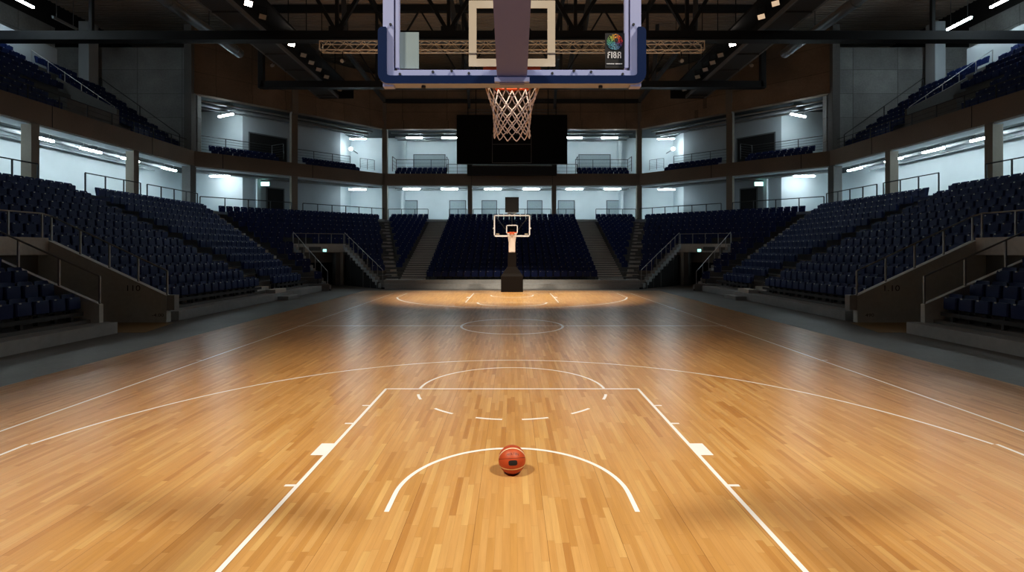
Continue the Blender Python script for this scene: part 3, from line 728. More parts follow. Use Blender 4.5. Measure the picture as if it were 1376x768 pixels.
for i in near:
    x, y, z, r, (sd, nm), k, j = SEATS[i]
    lab = {'block before the portal': f'navy folding seat, {ORD[k+1]} row before the {sd}-side portal, {ORD[j+1]} from the portal',
           'block between portal and aisle': f'navy folding seat, {ORD[k+1]} row just past the {sd}-side portal, {ORD[j+1]} from the portal',
           'block beyond the aisle': f'navy folding seat, {ORD[k+1]} row past the {sd}-side aisle, {ORD[j+1]} from the aisle',
           'block beside the aisle': f'navy folding seat, {ORD[k+1]} row above the {sd}-side portal, {ORD[j+1]} from the aisle'}.get(nm, f'navy folding seat, {sd}-side {nm}, {ORD[k+1]} row, {ORD[j+1]} seat')
    if proto is None:
        t = thing('folding_seat', (0,0,0), lab, 'seat', 'navy folding seats'); proto = t
        for pn, me in SDATA.items():
            o = bpy.data.objects.new(pn, me); C.objects.link(o); o.parent = t
            if pn == 'pale_tab': o['label'] = 'small pale tab'
    else:
        t = copy_tree(proto); t.name = 'folding_seat'; tag(t, lab, 'seat', 'navy folding seats')
    t.location = (x, y, z); t.rotation_euler = (0, 0, r)
SF = seat_meshes(False); ALL = MB(); SI = {'backrest': 0, 'seat_pan': 0, 'bracket': 2, 'pale_tab': 1}
for i, (x, y, z, r, b, k, j) in enumerate(SEATS):
    if i in near_set: continue
    c, s_ = math.cos(r), math.sin(r)
    for pn, mb in SF.items(): 
        if pn == 'bracket' and k != 0: continue
        ALL.add([(x+c*v[0]-s_*v[1], y+s_*v[0]+c*v[1], z+v[2]) for v in mb.v], mb.f, SI[pn])
single('seat_rows', ALL, ['seat', 'plate', 'raild'], 'rows of navy folding seats filling the rest of the stands', 'seat', kind='stuff', smooth=False)
# long steel bench beams under the front rows
for s in (-1, 1):
    for d0, d1, nm in ((4., 15.9, 'before the portal'), (19.5, 27.2, 'between portal and aisle'), (29., 33.4, 'beyond the aisle')):
        th = thing('seat_beam', (s*13.75, d0, .36), f'dark steel beam under the front seats of the {SIDE[s]}-side {nm}', 'beam', 'seat beams')
        part('beam', MB().box(s*13.56, s*13.66, d0, d1, .62, .74), 'raild', th, smooth=False)
        y = d0+.3
        while y < d1:
            part('leg', MB().box(s*13.57, s*13.65, y-.04, y+.04, .36 if s*13.6 < 0 else .36, .62), 'raild', th, smooth=False); y += 1.6

# ------------------------------------------------------------------ railings
def railing(name, pts, label, h=1.0, gap=1.6, bars=0, mat='rail', r=.024, group='railings', vertical_ends=True, cat='railing'):
    pts = [Vector(p) for p in pts]
    t = thing(name, pts[0], label, cat, group)
    up = Vector((0,0,h))
    part('top_rail', MB().tube([p+up for p in pts], r, 8), mat, t)
    done = []
    for a, b in zip(pts, pts[1:]):
        n = max(1, round((b-a).length/gap))
        for i in range(n+1):
            p = a+(b-a)*(i/n)
            if any((p-q).length < .1 for q in done): continue
            done.append(p); part('post', MB().box(p.x-r*.85, p.x+r*.85, p.y-r*.85, p.y+r*.85, p.z-.04, p.z+h), mat, t, smooth=False)
    for j in range(bars):
        z = h*(j+1)/(bars+1)
        part('bar', MB().tube([p+Vector((0,0,z)) for p in pts], r*.45, 6), mat, t)
    return t
for s in (-1, 1):
    sd = SIDE[s]
    # 110 portal: far wall rail + landing, near wall rail
    railing('railing', [(s*12.95, PD1+.12, 1.0), (s*17.3, PD1+.12, 3.05), (s*17.45, PD1-.1, 3.14), (s*17.45, PD0-.1, 3.14)], f'grey steel railing climbing the portal wall with figures, {sd}-side', h=.92, gap=1.35, r=.03)
    railing('railing', [(s*13.27, PD0-.08, .95), (s*17.2, PD0-.08, 2.7)], f'grey steel railing on the wall beside the nearest seats, {sd}-side', h=.9, gap=1.5, r=.03)
    def pp(c, u, z): q = PO+PC*c+PU*u; return (s*q.x, q.y, z)
    railing('railing', [pp(-.03, .1, .36), pp(-.03, 5.95, 3.2)], f'grey steel stair railing on the outer edge of the {sd}-side corner portal', h=.95, gap=1.1, r=.024)
    railing('railing', [pp(-.03, 6.05, 3.25), pp(1.03, 6.05, 3.25)], f'grey steel railing above the lintel of the {sd}-side corner portal', h=.8, gap=.9, r=.024)
    railing('railing', [pp(1.04, .2, .4), pp(1.04, 5.95, 3.2)], f'grey steel stair railing on the inner edge of the {sd}-side corner portal', h=.95, gap=.8, r=.024)
    # lower concourse rails behind the top row
    for i, (d0, d1) in enumerate(((18., 26.), (28.9, 33.2), (33.8, 39.2))):
        railing('railing', [(s*24.55, d0, CZ), (s*24.55, d1, CZ)], f'dark railing behind the top {sd}-side seats, {ORD[i+1]} bay from the near end', h=1.25, gap=1.45, mat='raild', r=.034)
    def dr(t, o): q = dg(t, o); return (s*q[0], q[1], CZ)
    railing('railing', [dr(.02, -.35), dr(.44, -.35)], f'dark railing behind the top seats of the {sd}-side corner, nearer bay', h=1.05, gap=1.7, mat='raild', r=.034)
    railing('railing', [dr(.5, -.35), dr(.985, -.35)], f'dark railing behind the top seats of the {sd}-side corner, farther bay', h=1.05, gap=1.4, mat='raild', r=.034)
    railing('railing', [(s*8.55, 51.2, CZ), (s*12.6, 51.2, CZ)], f'dark railing behind the {sd}-side wedge of far seats', h=1.05, gap=1.35, mat='raild', r=.03)
    railing('railing', [(s*4.6, 51.2, CZ), (s*6.4, 51.2, CZ)], f'short dark railing beside the head of the {sd}-side far stairs', h=1.05, gap=.95, mat='raild', r=.03)
    # gallery rails
    def gr(t, o): q = dg(t, o); return (s*q[0], q[1], 11.1)
    railing('gallery_railing', [gr(.03, 1.2), gr(.065, 3.1), gr(.41, 3.1), gr(.44, 1.6)], f'dark barred railing round the gallery seats of the {sd}-side corner, nearer bay', h=1.35, gap=1.9, bars=5, mat='raild', r=.03, group='gallery railings')
    railing('gallery_railing', [gr(.5, 2.3), gr(.53, 3.1), gr(.87, 3.1)], f'dark barred railing behind the gallery seats of the {sd}-side corner, farther bay', h=1.35, gap=1.9, bars=4, mat='raild', r=.03, group='gallery railings')
    railing('gallery_railing', [gr(.89, 1.6), gr(.985, 1.6)], f'short dark barred railing beside the last {sd}-side corner gallery column', h=1.0, gap=.8, bars=5, mat='raild', r=.026, group='gallery railings')
    railing('gallery_railing', [(s*12.4, 52.1, 11.), (s*12.4, 53.8, 11.), (s*6.8, 53.8, 11.), (s*6.8, 52.2, 11.)], f'dark barred railing round the far gallery seats, {sd}-side', h=1.5, gap=1.8, bars=3, mat='raild', r=.03, group='gallery railings')
    railing('gallery_railing', [(s*4.6, 51.8, 10.56), (s*6.7, 51.8, 10.56)], f'short low railing beside the screen in the far gallery, {sd}-side', h=1.1, gap=1.0, bars=2, mat='raild', r=.026, group='gallery railings')
    # upper tier
    railing('tier_railing', [(s*25.4, 6., F_HI), (s*25.4, 39.3, F_HI)], f'dark low railing on the {sd}-side balcony beam', h=.85, gap=1.9, bars=2, mat='raild', r=.026, group='upper tier railings')
    railing('tier_railing', [(s*27.2, 34.4, 11.45), (s*32.9, 34.4, 15.35)], f'steel aisle railing climbing the {sd}-side upper tier', h=1.1, gap=1.3, mat='rail', r=.024, group='upper tier railings')
    railing('tier_railing', [(s*26.3, 39.75, 10.9), (s*32.6, 39.75, 15.4)], f'dark handrail along the {sd}-side end wall of the upper tier', h=1.0, gap=3.3, mat='raild', r=.03, group='upper tier railings')
railing('railing', [(-3.95, 51.2, CZ), (3.95, 51.2, CZ)], 'dark railing behind the middle block of far seats', h=1.05, gap=2.6, mat='raild', r=.03)

# ------------------------------------------------------------------ fluorescent lights
def fluoro(c, dirv, ln, label, off=False, hang=.45, group='concourse tube lights', w=.14):
    c = Vector(c); d = Vector((dirv[0], dirv[1], 0)).normalized()*(ln/2)
    t = thing('tube_light', c, label, 'light', group)
    part('housing', MB().bar(c-d*1.03+Vector((0,0,.085)), c+d*1.03+Vector((0,0,.085)), w*1.25, .06), 'house', t, smooth=False)
    part('tube', MB().bar(c-d, c+d, w, .11), 'tubeoff' if off else 'tube', t, 'glowing white tube' if not off else 'unlit tube', smooth=False)
    for k in (-.7, .7): part('hanger', MB().bar(c+d*k+Vector((0,0,.11)), c+d*k+Vector((0,0,hang)), .03, .03), 'house', t, smooth=False)
for s in (-1, 1):
    sd = SIDE[s]
    for i, d in enumerate((22.3, 25.8, 29.3, 32.8, 36.2, 40.3)):
        fluoro((s*27.5, d, 9.25), (0, 1), 1.6, f'glowing tube light under the {sd}-side balcony, {ORD[i+1]} from the near end')
    fluoro((s*25.6, 44.0, 9.25), (1, -.05), 1.75, f'glowing tube light in the {sd}-side corner concourse, nearer bay')
    fluoro((s*16.3, 53.0, 9.2), (1, 0), 1.75, f'glowing tube light in the {sd}-side corner concourse, farther bay')
    for i, x in enumerate((2.02, 6.6, 10.6)):
        fluoro((s*x, 53.0, 9.25), (1, 0), 1.75, f'glowing tube light in the far concourse, {ORD[i+1]} {sd} of the middle')
    fluoro((s*24.5, 43.0, 14.3), (1, s*.5), 1.9, f'glowing tube light in the {sd}-side corner gallery, nearer bay', hang=1.0)
    fluoro((s*16.4, 53.5, 14.65), (1, -.06), 1.75, f'glowing tube light in the {sd}-side corner gallery, farther bay', hang=.65)
    fluoro((s*10.3, 53.0, 14.65), (1, 0), 1.7, f'glowing tube light in the far gallery, outer one on the {sd}-side', hang=.65)
    fluoro((s*6.55, 53.0, 14.65), (1, 0), 1.7, f'glowing tube light in the far gallery, beside the screen on the {sd}-side', hang=.65)
    for i, d in enumerate((25., 28.6, 32.1, 35.4)):
        fluoro((s*31.5, d, 18.7), (0, 1), 1.9, f'tube light above the {sd}-side upper tier, {ORD[i+1]} from the near end', off=(s < 0 and i == 3), hang=3.9, group='upper tier tube lights')
    # wall lamp in the corner gallery
    q = (s*17.2, 53.6)
    th = thing('wall_lamp', (q[0], q[1], 13.5), f'small bright wall lamp in the {sd}-side corner gallery', 'light', 'gallery wall lamps')
    part('bracket', MB().box(q[0]-.05, q[0]+.05, q[1], q[1]+2.4, 13.55, 13.63), 'house', th, smooth=False)
    part('lamp_shade', MB().disc((q[0], q[1], 13.6), .19, 'y', 12, .12), 'tube', th)
    # pipes and trays under the soffits
    for j, (a, z, r) in enumerate(((26.7, 9.55, .10), (28.3, 9.5, .13), (29.2, 9.3, .07))):
        single('service_pipe', MB().tube([(s*a, 6, z), (s*a, 41., z)], r, 10), 'galv' if j != 1 else 'house', f'service pipe under the {sd}-side balcony, {ORD[j+1]} from the court', 'pipe', 'service pipes')
    for lv, z in (('concourse', 9.5), ('gallery', 15.0)):
        for j, (o, r) in enumerate(((1.6, .09), (2.6, .14), (3.5, .07))):
            p, q2 = dg(.03, o), dg(.97, o)
            single('service_pipe', MB().tube([(s*p[0], p[1], z-.06*j), (s*q2[0], q2[1], z-.06*j)], r, 10), 'galv' if j != 1 else 'house', f'service pipe under the {sd}-side corner {lv} soffit, {ORD[j+1]} from the court', 'pipe', 'service pipes')
for lv, z in (('concourse', 9.55), ('gallery', 15.0)):
    for j, (d, r) in enumerate(((52.4, .08), (54.2, .12), (55.2, .07))):
        single('service_pipe', MB().tube([(-12.6, d, z-.05*j), (12.6, d, z-.05*j)], r, 10), 'galv' if j != 1 else 'house', f'service pipe under the far {lv} soffit, {ORD[j+1]} from the court', 'pipe', 'service pipes')

# ------------------------------------------------------------------ roof steel
def roof_truss(y, zb, zt, half, label, mat='roofs', ends=False, w=.5):
    t = thing('roof_truss', (0, y, zb), label, 'truss', 'roof trusses')
    part('bottom_chord', MB().box(-half, half, y-.2, y+.2, zb-w/2, zb+w/2), mat, t, smooth=False)
    part('flange', MB().box(-half, half, y-.32, y+.32, zb-w/2-.05, zb-w/2), mat, t, smooth=False)
    part('top_chord', MB().box(-half, half, y-.2, y+.2, zt-.25, zt+.25), mat, t, smooth=False)
    nodes = [x for x in (-26.2, -10.9, -3.95, 3.95, 10.9, 26.2) if abs(x) < half]
    for x in nodes:
        part('post', MB().box(x-.1, x+.1, y-.1, y+.1, zb, zt), mat, t, smooth=False)
        if abs(x) > 12: continue
        if not ends: part('gusset', MB().box(x-.45, x+.45, y-.22, y+.22, zb-.1, zb+.55), mat, t, smooth=False)
        for dx in (-3.5, 3.5):
            part('diagonal', MB().bar((x, y, zb+.2), (x+dx, y, zt), *((.12, .12) if ends else (.22, .22))), mat if dx*x < 0 else mat, t, smooth=False)
        if abs(x) < 12:
            part('diagonal', MB().bar((x+.5, y+.0, zb+.2), (x+.5+math.copysign(1.2, x), y+3., zt), .3, .3), 'brace', t, smooth=False)
    if ends:
        for s in (-1, 1): part('post', MB().box(s*half-.2, s*half+.2, y-.2, y+.2, zb-.3, zt), mat, t, smooth=False)
roof_truss(31.3, 16.05, 22.2, 34.5, 'nearest black roof truss spanning the whole hall', w=.55)
roof_truss(40.5, 16.1, 22.2, 20.2, 'second black roof truss, ending short of the corner walls', ends=True, w=.5)
for s in (-1, 1):
    sd = SIDE[s]
    single('roof_brace', MB().bar((s*13.4, 41., 18.8), (s*12.9, 50.7, 17.9), .3, .3), 'brace', f'blue grey sloping roof brace running to the far {sd}-side column', 'brace', 'roof braces', smooth=False)
    single('roof_brace', MB().bar((s*3.7, 40.5, 18.3), (s*4.3, 50.7, 17.2), .25, .25), 'brace', f'blue grey roof brace above the screen, {sd}-side', 'brace', 'roof braces', smooth=False)
    for j, x in enumerate((10.9, 3.95)):
        single('roof_beam', MB().box(s*x-.12, s*x+.12, 31.5, 51., 21.9, 22.4), 'roofs', f'dark lengthwise roof beam, {ORD[j+1]} from the {sd}-side bridge', 'beam', 'roof beams', smooth=False)
    # lighting bridge
    th = thing('lighting_bridge', (s*16.5, 30., 16.5), f'dark lighting bridge under the roof, {sd}-side', 'bridge', 'lighting bridges')
    part('walkway', MB().box(s*15.75, s*17.3, 12., 45.3, 16.5, 16.58), 'bridge', th, smooth=False)
    part('edge_beam', MB().box(s*15.62, s*15.75, 12., 45.3, 16.46, 16.72), 'bridgeedge', th, smooth=False)
    part('edge_beam', MB().box(s*17.3, s*17.43, 12., 45.3, 16.46, 16.72), 'bridgeedge', th, smooth=False)
    part('lamp_tray', MB().box(s*14.3, s*15.6, 12., 45.3, 17.15, 17.3), 'black', th, smooth=False)
    part('guard_panel', MB().box(s*15.66, s*15.7, 12., 45.3, 16.72, 18.0), 'black', th, smooth=False)
    part('guard_panel', MB().box(s*17.34, s*17.38, 12., 45.3, 16.72, 17.8), 'bridge', th, smooth=False)
    y = 13.5
    while y < 45:
        part('cross_rib', MB().box(s*15.75, s*17.3, y-.05, y+.05, 16.42, 16.5), 'bridgeedge' if int(y*10) % 3 == 0 else 'bridge', th, smooth=False)
        part('hanger', MB().bar((s*15.68, y, 16.7), (s*15.68, y, 22.5), .05, .05), 'black', th, smooth=False); y += 3.1
    part('end_plate', MB().box(s*14.3, s*17.43, 45.3, 45.4, 16.46, 18.0), 'black', th, smooth=False)
    lit = {-1: ('lit', 'off', 'lit', 'off', 'off', 'off', 'off', 'off'), 1: ('dim', 'dim', 'lit', 'off', 'off', 'off', 'off', 'off')}[s]
    for j, d in enumerate((28.1, 29.7, 33.6, 35.5, 36.9, 38.3, 39.9, 43.)):
        st = lit[j]; c = Vector((s*14.75, d, 16.55))
        fx = thing('floodlight', c, f'{dict(lit="brightly lit", dim="dimly glowing", off="unlit")[st]} square floodlight on the {sd}-side bridge, {ORD[j+1]} from the near end', 'floodlight', 'bridge floodlights')
        f = Vector((-s*.42, -.5, -.76)).normalized()      # aims down into the hall
        e1 = f.cross(Vector((0,0,1))).normalized(); e2 = e1.cross(f)
        R = lambda o, a, b: [c+f*o+e1*x*a+e2*y2*b for x, y2 in ((-1,-1),(1,-1),(1,1),(-1,1))]
        part('housing', MB().rings([R(-.22, .10, .08), R(-.08, .20, .16), R(.05, .21, .17)]), 'black', fx, smooth=False)
        part('lens', MB().rings([R(.051, .19, .15), R(.065, .19, .15)]), {'lit': 'lamp', 'dim': 'lampdim', 'off': 'lampoff'}[st], fx, smooth=False)
        part('yoke', MB().tube([c+e1*.23, c+e1*.24+Vector((0,0,.55)), c-e1*.24+Vector((0,0,.55)), c-e1*.23], .02, 6), 'black', fx)
    # small projector hanging outside the bridge
    c = Vector((s*17.75, 37.2, 16.45))
    fx = thing('spotlight', c, f'small pale spotlight hanging from the outer edge of the {sd}-side bridge', 'spotlight', 'small spotlights')
    part('body', MB().tube([c+Vector((0,.12,.06)), c+Vector((-s*.05,-.16,-.10))], .12, 10), 'lampoff', fx)
    part('yoke', MB().bar(c, c+Vector((-s*.35,0,.35)), .03, .03), 'black', fx, smooth=False)
    # spiral duct
    th = thing('ventilation_duct', (s*19.9, 20., 17.1), f'round galvanised spiral duct under the roof, {sd}-side', 'duct', 'roof ducts')
    R = []; n = 16; y = 14.
    D = MB(); k = 0
    while y < 36.7:
        r = .32+(.014 if k % 2 else 0)
        R.append([(s*19.9+r*math.cos(2*PI*i/n), y, 17.1+r*math.sin(2*PI*i/n)) for i in range(n)]); y += .12; k += 1
    D.rings(R); part('pipe', D, 'galv', th)
    for y in (17., 21., 25., 29., 33., 36.):
        part('hanger', MB().bar((s*19.9, y, 17.4), (s*19.9, y, 22.5), .03, .03), 'black', th, smooth=False)
        part('clamp', MB().tube([(s*19.9+.35*math.cos(2*PI*i/16), y, 17.1+.35*math.sin(2*PI*i/16)) for i in range(16)], .02, 6, closed=True), 'galv', th)
# aluminium lighting truss across the middle
th = thing('lighting_truss', (0, 30., 14.55), 'pale aluminium lattice lighting truss hanging across the hall', 'truss')
X = 11.4; zz = (14.6, 15.12); yy = (29.75, 30.25)
for z in zz:
    for y in yy: part('chord', MB().tube([(-X, y, z), (X, y, z)], .035, 8), 'alu', th)
LA = MB(); n = 44
for i in range(n):
    x0, x1 = -X+2*X*i/n, -X+2*X*(i+1)/n; f = i % 2
    for y in yy: LA.tube([(x0, y, zz[f]), (x1, y, zz[1-f])], .018, 5)
    for z in zz: LA.tube([(x0, yy[f], z), (x1, yy[1-f], z)], .016, 5)
part('lattice', LA, 'alu', th)
for x in (-X, X):
    part('end_frame', MB().tube([(x, yy[0], zz[0]), (x, yy[1], zz[0]), (x, yy[1], zz[1]), (x, yy[0], zz[1])], .035, 6, closed=True), 'alu', th)
for x in (-9.8, -3.3, 3.3, 9.8): part('cable', MB().tube([(x, 30, 15.1), (x, 30, 22.5)], .015, 5), 'black', th)
for s in (-1, 1):
    c = Vector((s*10.1, 30., 14.05))
    fx = thing('spotlight', c, f'small spotlight hanging under the {SIDE[s]}-side end of the lattice truss', 'spotlight', 'small spotlights')
    part('clamp', MB().bar(c+Vector((0,0,.12)), c+Vector((0,0,.50)), .05, .05), 'black', fx, smooth=False)
    part('body', MB().tube([c+Vector((0,.15,.08)), c+Vector((0,-.15,-.08))], .13, 10), 'black', fx)
    part('lens', MB().tube([c+Vector((0,-.15,-.08)), c+Vector((0,-.17,-.09))], .11, 10), 'lampoff', fx)

# ------------------------------------------------------------------ scoreboard screen
th = thing('scoreboard_screen', (0, 50.3, 11.4), 'large black switched-off scoreboard screen hanging before the far gallery', 'screen')
part('screen_panel', MB().box(-5.5, 5.5, 50.0, 50.5, 11.4, 16.25), 'screen', th, smooth=False)
f = MB(); x0, x1, z0, z1, zm = -1.98, 1.94, 11.46, 14.25, 13.3
for a in ((x0, x1, z0, z0+.045), (x0, x1, zm, zm+.05), (x0, x1, z1, z1+.045), (x0, x0+.05, z0, z1), (x1-.05, x1, z0, z1)): f.box(a[0], a[1], 49.97, 50.0, a[2], a[3])
part('outline_frame', f, 'greyline', th, 'thin grey outlined panel on the screen', smooth=False)
f = MB()
for x, w in ((-.36, .06), (-.24, .05), (-.12, .05), (-.02, .03), (.08, .05), (.2, .1)): f.box(x, x+w, 49.985, 50.0, 13.72, 13.82)
part('small_lettering', f, 'greyline', th, smooth=False)
part('bracket', MB().box(-4.5, 4.5, 50.4, 50.95, 10.35, 11.35), 'roofs', th, smooth=False)
part('lower_rail', MB().box(-4.0, 4.0, 50.25, 50.35, 11.2, 11.32), 'greyline', th, smooth=False)
for x in (-4.4, -3.6, 3.6, 4.4): part('hanger', MB().bar((x, 50.2, 16.2), (x, 50.2, 22.4), .08, .08), 'black', th, smooth=False)
f = MB()
for z in (16.55, 16.85):
    f.bar((-4.6, 50.3, z), (4.6, 50.3, z), .06, .06)
part('crossbar', f, 'greyline', th, smooth=False)

# ------------------------------------------------------------------ basketball hoops
def ringpts(c, r, n): return [(c[0]+r*math.cos(2*PI*k/n), c[1]+r*math.sin(2*PI*k/n), c[2]) for k in range(n)]
def net_mesh(c, sc, cord, n=12, L=.43, seg=3):
    zs = (0., -.115, -.175, -.23, -.285, -.34, -.385, -.43); rs = (.222, .182, .160, .148, .140, .137, .137, .142)
    m = MB(); rnd = random.Random(3)
    def node(j, i):
        a = 2*PI*(i+.5*(j % 2))/n; r = rs[j]+rnd.uniform(-.003, .003)
        return Vector((c[0]+sc*r*math.cos(a), c[1]+sc*r*math.sin(a), c[2]+sc*zs[j]*(L/.43)))
    grid = [[node(j, i) for i in range(n)] for j in range(len(zs))]
    for j in range(len(zs)-1):
        for i in range(n):
            a = grid[j][i]
            for b in ((grid[j+1][i], grid[j+1][(i-1) % n]) if j % 2 == 0 else (grid[j+1][(i+1) % n], grid[j+1][i])):
                mid = (a+b)/2+Vector((rnd.uniform(-1,1), rnd.uniform(-1,1), -1.))*.004*sc
                m.tube([a, mid, b], cord, 6)
        if 0 < j:
            for p in grid[j]: m.box(p.x-cord*1.5, p.x+cord*1.5, p.y-cord*1.5, p.y+cord*1.5, p.z-cord*1.7, p.z+cord*1.7)
    return m
# near hoop, seen from behind the board (board plane y=YB, court side is +y)
YB, ZB = 3.5, 3.79
hp = thing('basketball_hoop', (0, -2.6, 0), 'near basketball hoop seen from behind its glass backboard, blue edge padding', 'hoop', 'basketball hoops')
part('backboard_glass', MB().add([(-.86, YB+.048, ZB+.11), (.86, YB+.048, ZB+.11), (.86, YB+.048, ZB+1.05), (-.86, YB+.048, ZB+1.05)], [(0, 1, 2, 3)]), 'glass', hp, smooth=False)
fm = MB(); w = .075
fm.box(-.9, -.9+w, YB, YB+.055, ZB, ZB+1.06); fm.box(.9-w, .9, YB, YB+.055, ZB, ZB+1.06)
fm.box(-.9+w, .9-w, YB, YB+.055, ZB+.02, ZB+.112); fm.box(-.9+w, .9-w, YB, YB+.055, ZB+1.0, ZB+1.06)
part('board_frame', fm, 'framew', hp, 'white steel frame', smooth=False)
fm = MB()
for s in (-1, 1): fm.box(s*(.9-w-.012), s*(.9-w-.035), YB+.005, YB+.05, ZB+.134, ZB+1.0)
fm.box(-.8, .8, YB+.005, YB+.05, ZB+.112, ZB+.118)
part('glazing_bead', fm, 'framew', hp, smooth=False)
for x, z in ((-.845, .43), (.845, .43), (-.55, .10), (.55, .10), (-.78, .085), (.77, .085), (-.42, .108), (.43, .108), (-.3, .09), (.28, .09)):
    part('bolt', MB().disc((x, YB-.004, ZB+z), .009, 'y', 8, .012), 'raild', hp)
# padding: U-shaped, rounded; blue faces, floor bounce painted into the pale underside
def upad(x0, x1, z0, zt, th, y0, y1):
    # outline in xz (outer then inner), rounded outer corners and top ends
    def arc(cx, cz, r, a0, a1, n=7): return [(cx+r*math.cos(math.radians(a0+(a1-a0)*i/n)), cz+r*math.sin(math.radians(a0+(a1-a0)*i/n))) for i in range(n+1)]
    r = .075; ri = .03
    out = [(x0, zt-.03)]+arc(x0+r, z0+r, r, 180, 270)+arc(x1-r, z0+r, r, 270, 360)+[(x1, zt-.03)]+arc(x1-.03, zt-.03, .03, 0, 90, 4)+[(x1-th, zt+.0)]
    out += [(x1-th, z0+th+ri)]+arc(x1-th-ri, z0+th+ri, ri, 0, -90, 4)+arc(x0+th+ri, z0+th+ri, ri, -90, -180, 4)+[(x0+th, zt)]+arc(x0+.03, zt-.03, .03, 90, 180, 4)
    return out
def pad_obj(mb, poly, y0, y1, mi=0):
    n = len(poly); vs = [(x, y0, z) for x, z in poly]+[(x, y1, z) for x, z in poly]
    mb.add(vs, [tuple(range(n)), tuple(range(2*n-1, n-1, -1))]+[(i, (i+1) % n, n+(i+1) % n, n+i) for i in range(n)], mi)
pd = MB(); pad_obj(pd, upad(-.928, .928, ZB+.012, ZB+.405, .056, YB-.03, YB+.08), YB-.028, YB+.072)
pdo = part('edge_padding', pd, ['pad', 'padu'], hp, 'blue foam edge padding with floor bounce painted on its underside', smooth=False)
me = pdo.data
for p in me.polygons:
    if abs(p.normal.y) < .5 and p.center.z < (ZB+.012+.03-hp.location.z): p.material_index = 1
# vertical edge strips of the padding are pale outside
for p in me.polygons:
    if p.normal.z > .5 and p.center.z > ZB+.36: p.material_index = 1
f = MB()
for x in (-.62, .62): f.tube([(x, YB+.02, ZB+.012), (x, YB+.02, ZB-.004)], .014, 8)
part('pad_plug', f, 'ink', hp)
# target square painted on the court face of the glass
f = MB(); x1, zt0, zt1, wd = .305, ZB+.155, ZB+.62, .055; y = YB+.041
f.box(-x1, -x1+wd, y, y+.003, zt0, zt1); f.box(x1-wd, x1, y, y+.003, zt0, zt1); f.box(-x1+wd, x1-wd, y, y+.003, zt0, zt0+wd); f.box(-x1+wd, x1-wd, y, y+.003, zt1-wd, zt1)
part('target_square', f, 'target', hp, 'cream painted target square', smooth=False)
part('sticker', MB().box(-.80, -.655, YB+.030, YB+.038, ZB+.137, ZB+.392), 'sticker', hp, 'pale grey-green sticker', smooth=False)
lg = part('logo_sticker', MB().box(.655, .79, YB+.030, YB+.038, ZB+.14, ZB+.385), 'black', hp, 'black sticker with round coloured mosaic emblem', smooth=False)
D = MB(); D.disc((0, 0, 0), .056, 'y', 36, .002)
R1 = [(.056*math.cos(2*PI*k/36), 0, .056*math.sin(2*PI*k/36)) for k in range(36)]
eo = bpy.data.objects.new('emblem', D.mesh('emblem', 'emblem')); C.objects.link(eo); eo.parent = lg
eo.location = Vector((.722, YB+.0285, ZB+.322))-hp.location
h = MB().disc((.733, YB+.0265, ZB+.336), .014, 'y', 16, .002); part('emblem_centre', h, 'black', lg)
L = MB(); yl = YB+.0285; z0, zh = ZB+.208, .045; sw = .0062
def st(x0, z0_, x1_, z1_): L.box(x0, x1_, yl-.001, yl+.001, z0_, z1_)
# F I B A in plain condensed strokes, the last letter with a square top
bx = .672
st(bx, z0, bx+sw, z0+zh); st(bx, z0+zh-sw, bx+.020, z0+zh); st(bx, z0+zh*.48, bx+.016, z0+zh*.48+sw)
bx = .698; st(bx, z0, bx+sw, z0+zh)
bx = .711; st(bx, z0, bx+sw, z0+zh); st(bx+.016, z0, bx+.016+sw, z0+zh*.47); st(bx+.0145, z0+zh*.53, bx+.0145+sw, z0+zh)
for q in (0, .46, .87): st(bx, z0+zh*q, bx+.021, z0+zh*q+sw)
bx = .742; st(bx, z0, bx+sw, z0+zh); st(bx+.018, z0, bx+.018+sw, z0+zh); st(bx, z0+zh-sw, bx+.024, z0+zh); st(bx, z0+zh*.42, bx+.024, z0+zh*.42+sw)
x = .665
rn = random.Random(5)
while x < .775:
    w_ = rn.uniform(.004, .008)
    if not .716 < x < .722: L.box(x, x+w_, yl-.001, yl+.001, ZB+.166, ZB+.172)
    x += w_+.002
part('lettering', L, 'white', lg, 'white letters FIBA', smooth=False)
f = MB().box(-.80, .80, YB+.036, YB+.040, ZB+.249, ZB+.2505); part('glass_joint', f, 'greyline', hp, smooth=False)
# rim, bracket and net
rc = (0, 3.88, 3.965)
part('rim', MB().tube(ringpts(rc, .228, 40), .0095, 10, closed=True), 'rim', hp, 'orange steel rim')
f = MB(); f.box(-.10, .10, YB+.06, YB+.075, 3.86, 4.0)
for s in (-1, 1): pad_obj(f, [(s*.09, 3.87), (s*.205, 3.87), (s*.205, 3.945), (s*.185, 3.97), (s*.13, 3.985), (s*.09, 3.988)], YB+.066, YB+.09)
f; f.box(-.085, .085, YB+.07, 3.66, 3.945, 3.962)
for s in (-1, 1): f.bar((s*.08, YB+.075, 3.87), (s*.09, 3.68, 3.95), .014, .02)
part('rim_bracket', f, 'rim', hp, smooth=False)
f = MB()
for k in range(12):
    a = 2*PI*k/12; f.tube([(rc[0]+.228*math.cos(a+q*.1), rc[1]+.228*math.sin(a+q*.1), rc[2]-.012-.012*(1-abs(q))) for q in (-1, -.5, 0, .5, 1)], .004, 5)
part('net_hook', f, 'rim', hp)
part('net', net_mesh((0, 3.88, 3.953), 1., .0046), 'net', hp, 'white cord net')
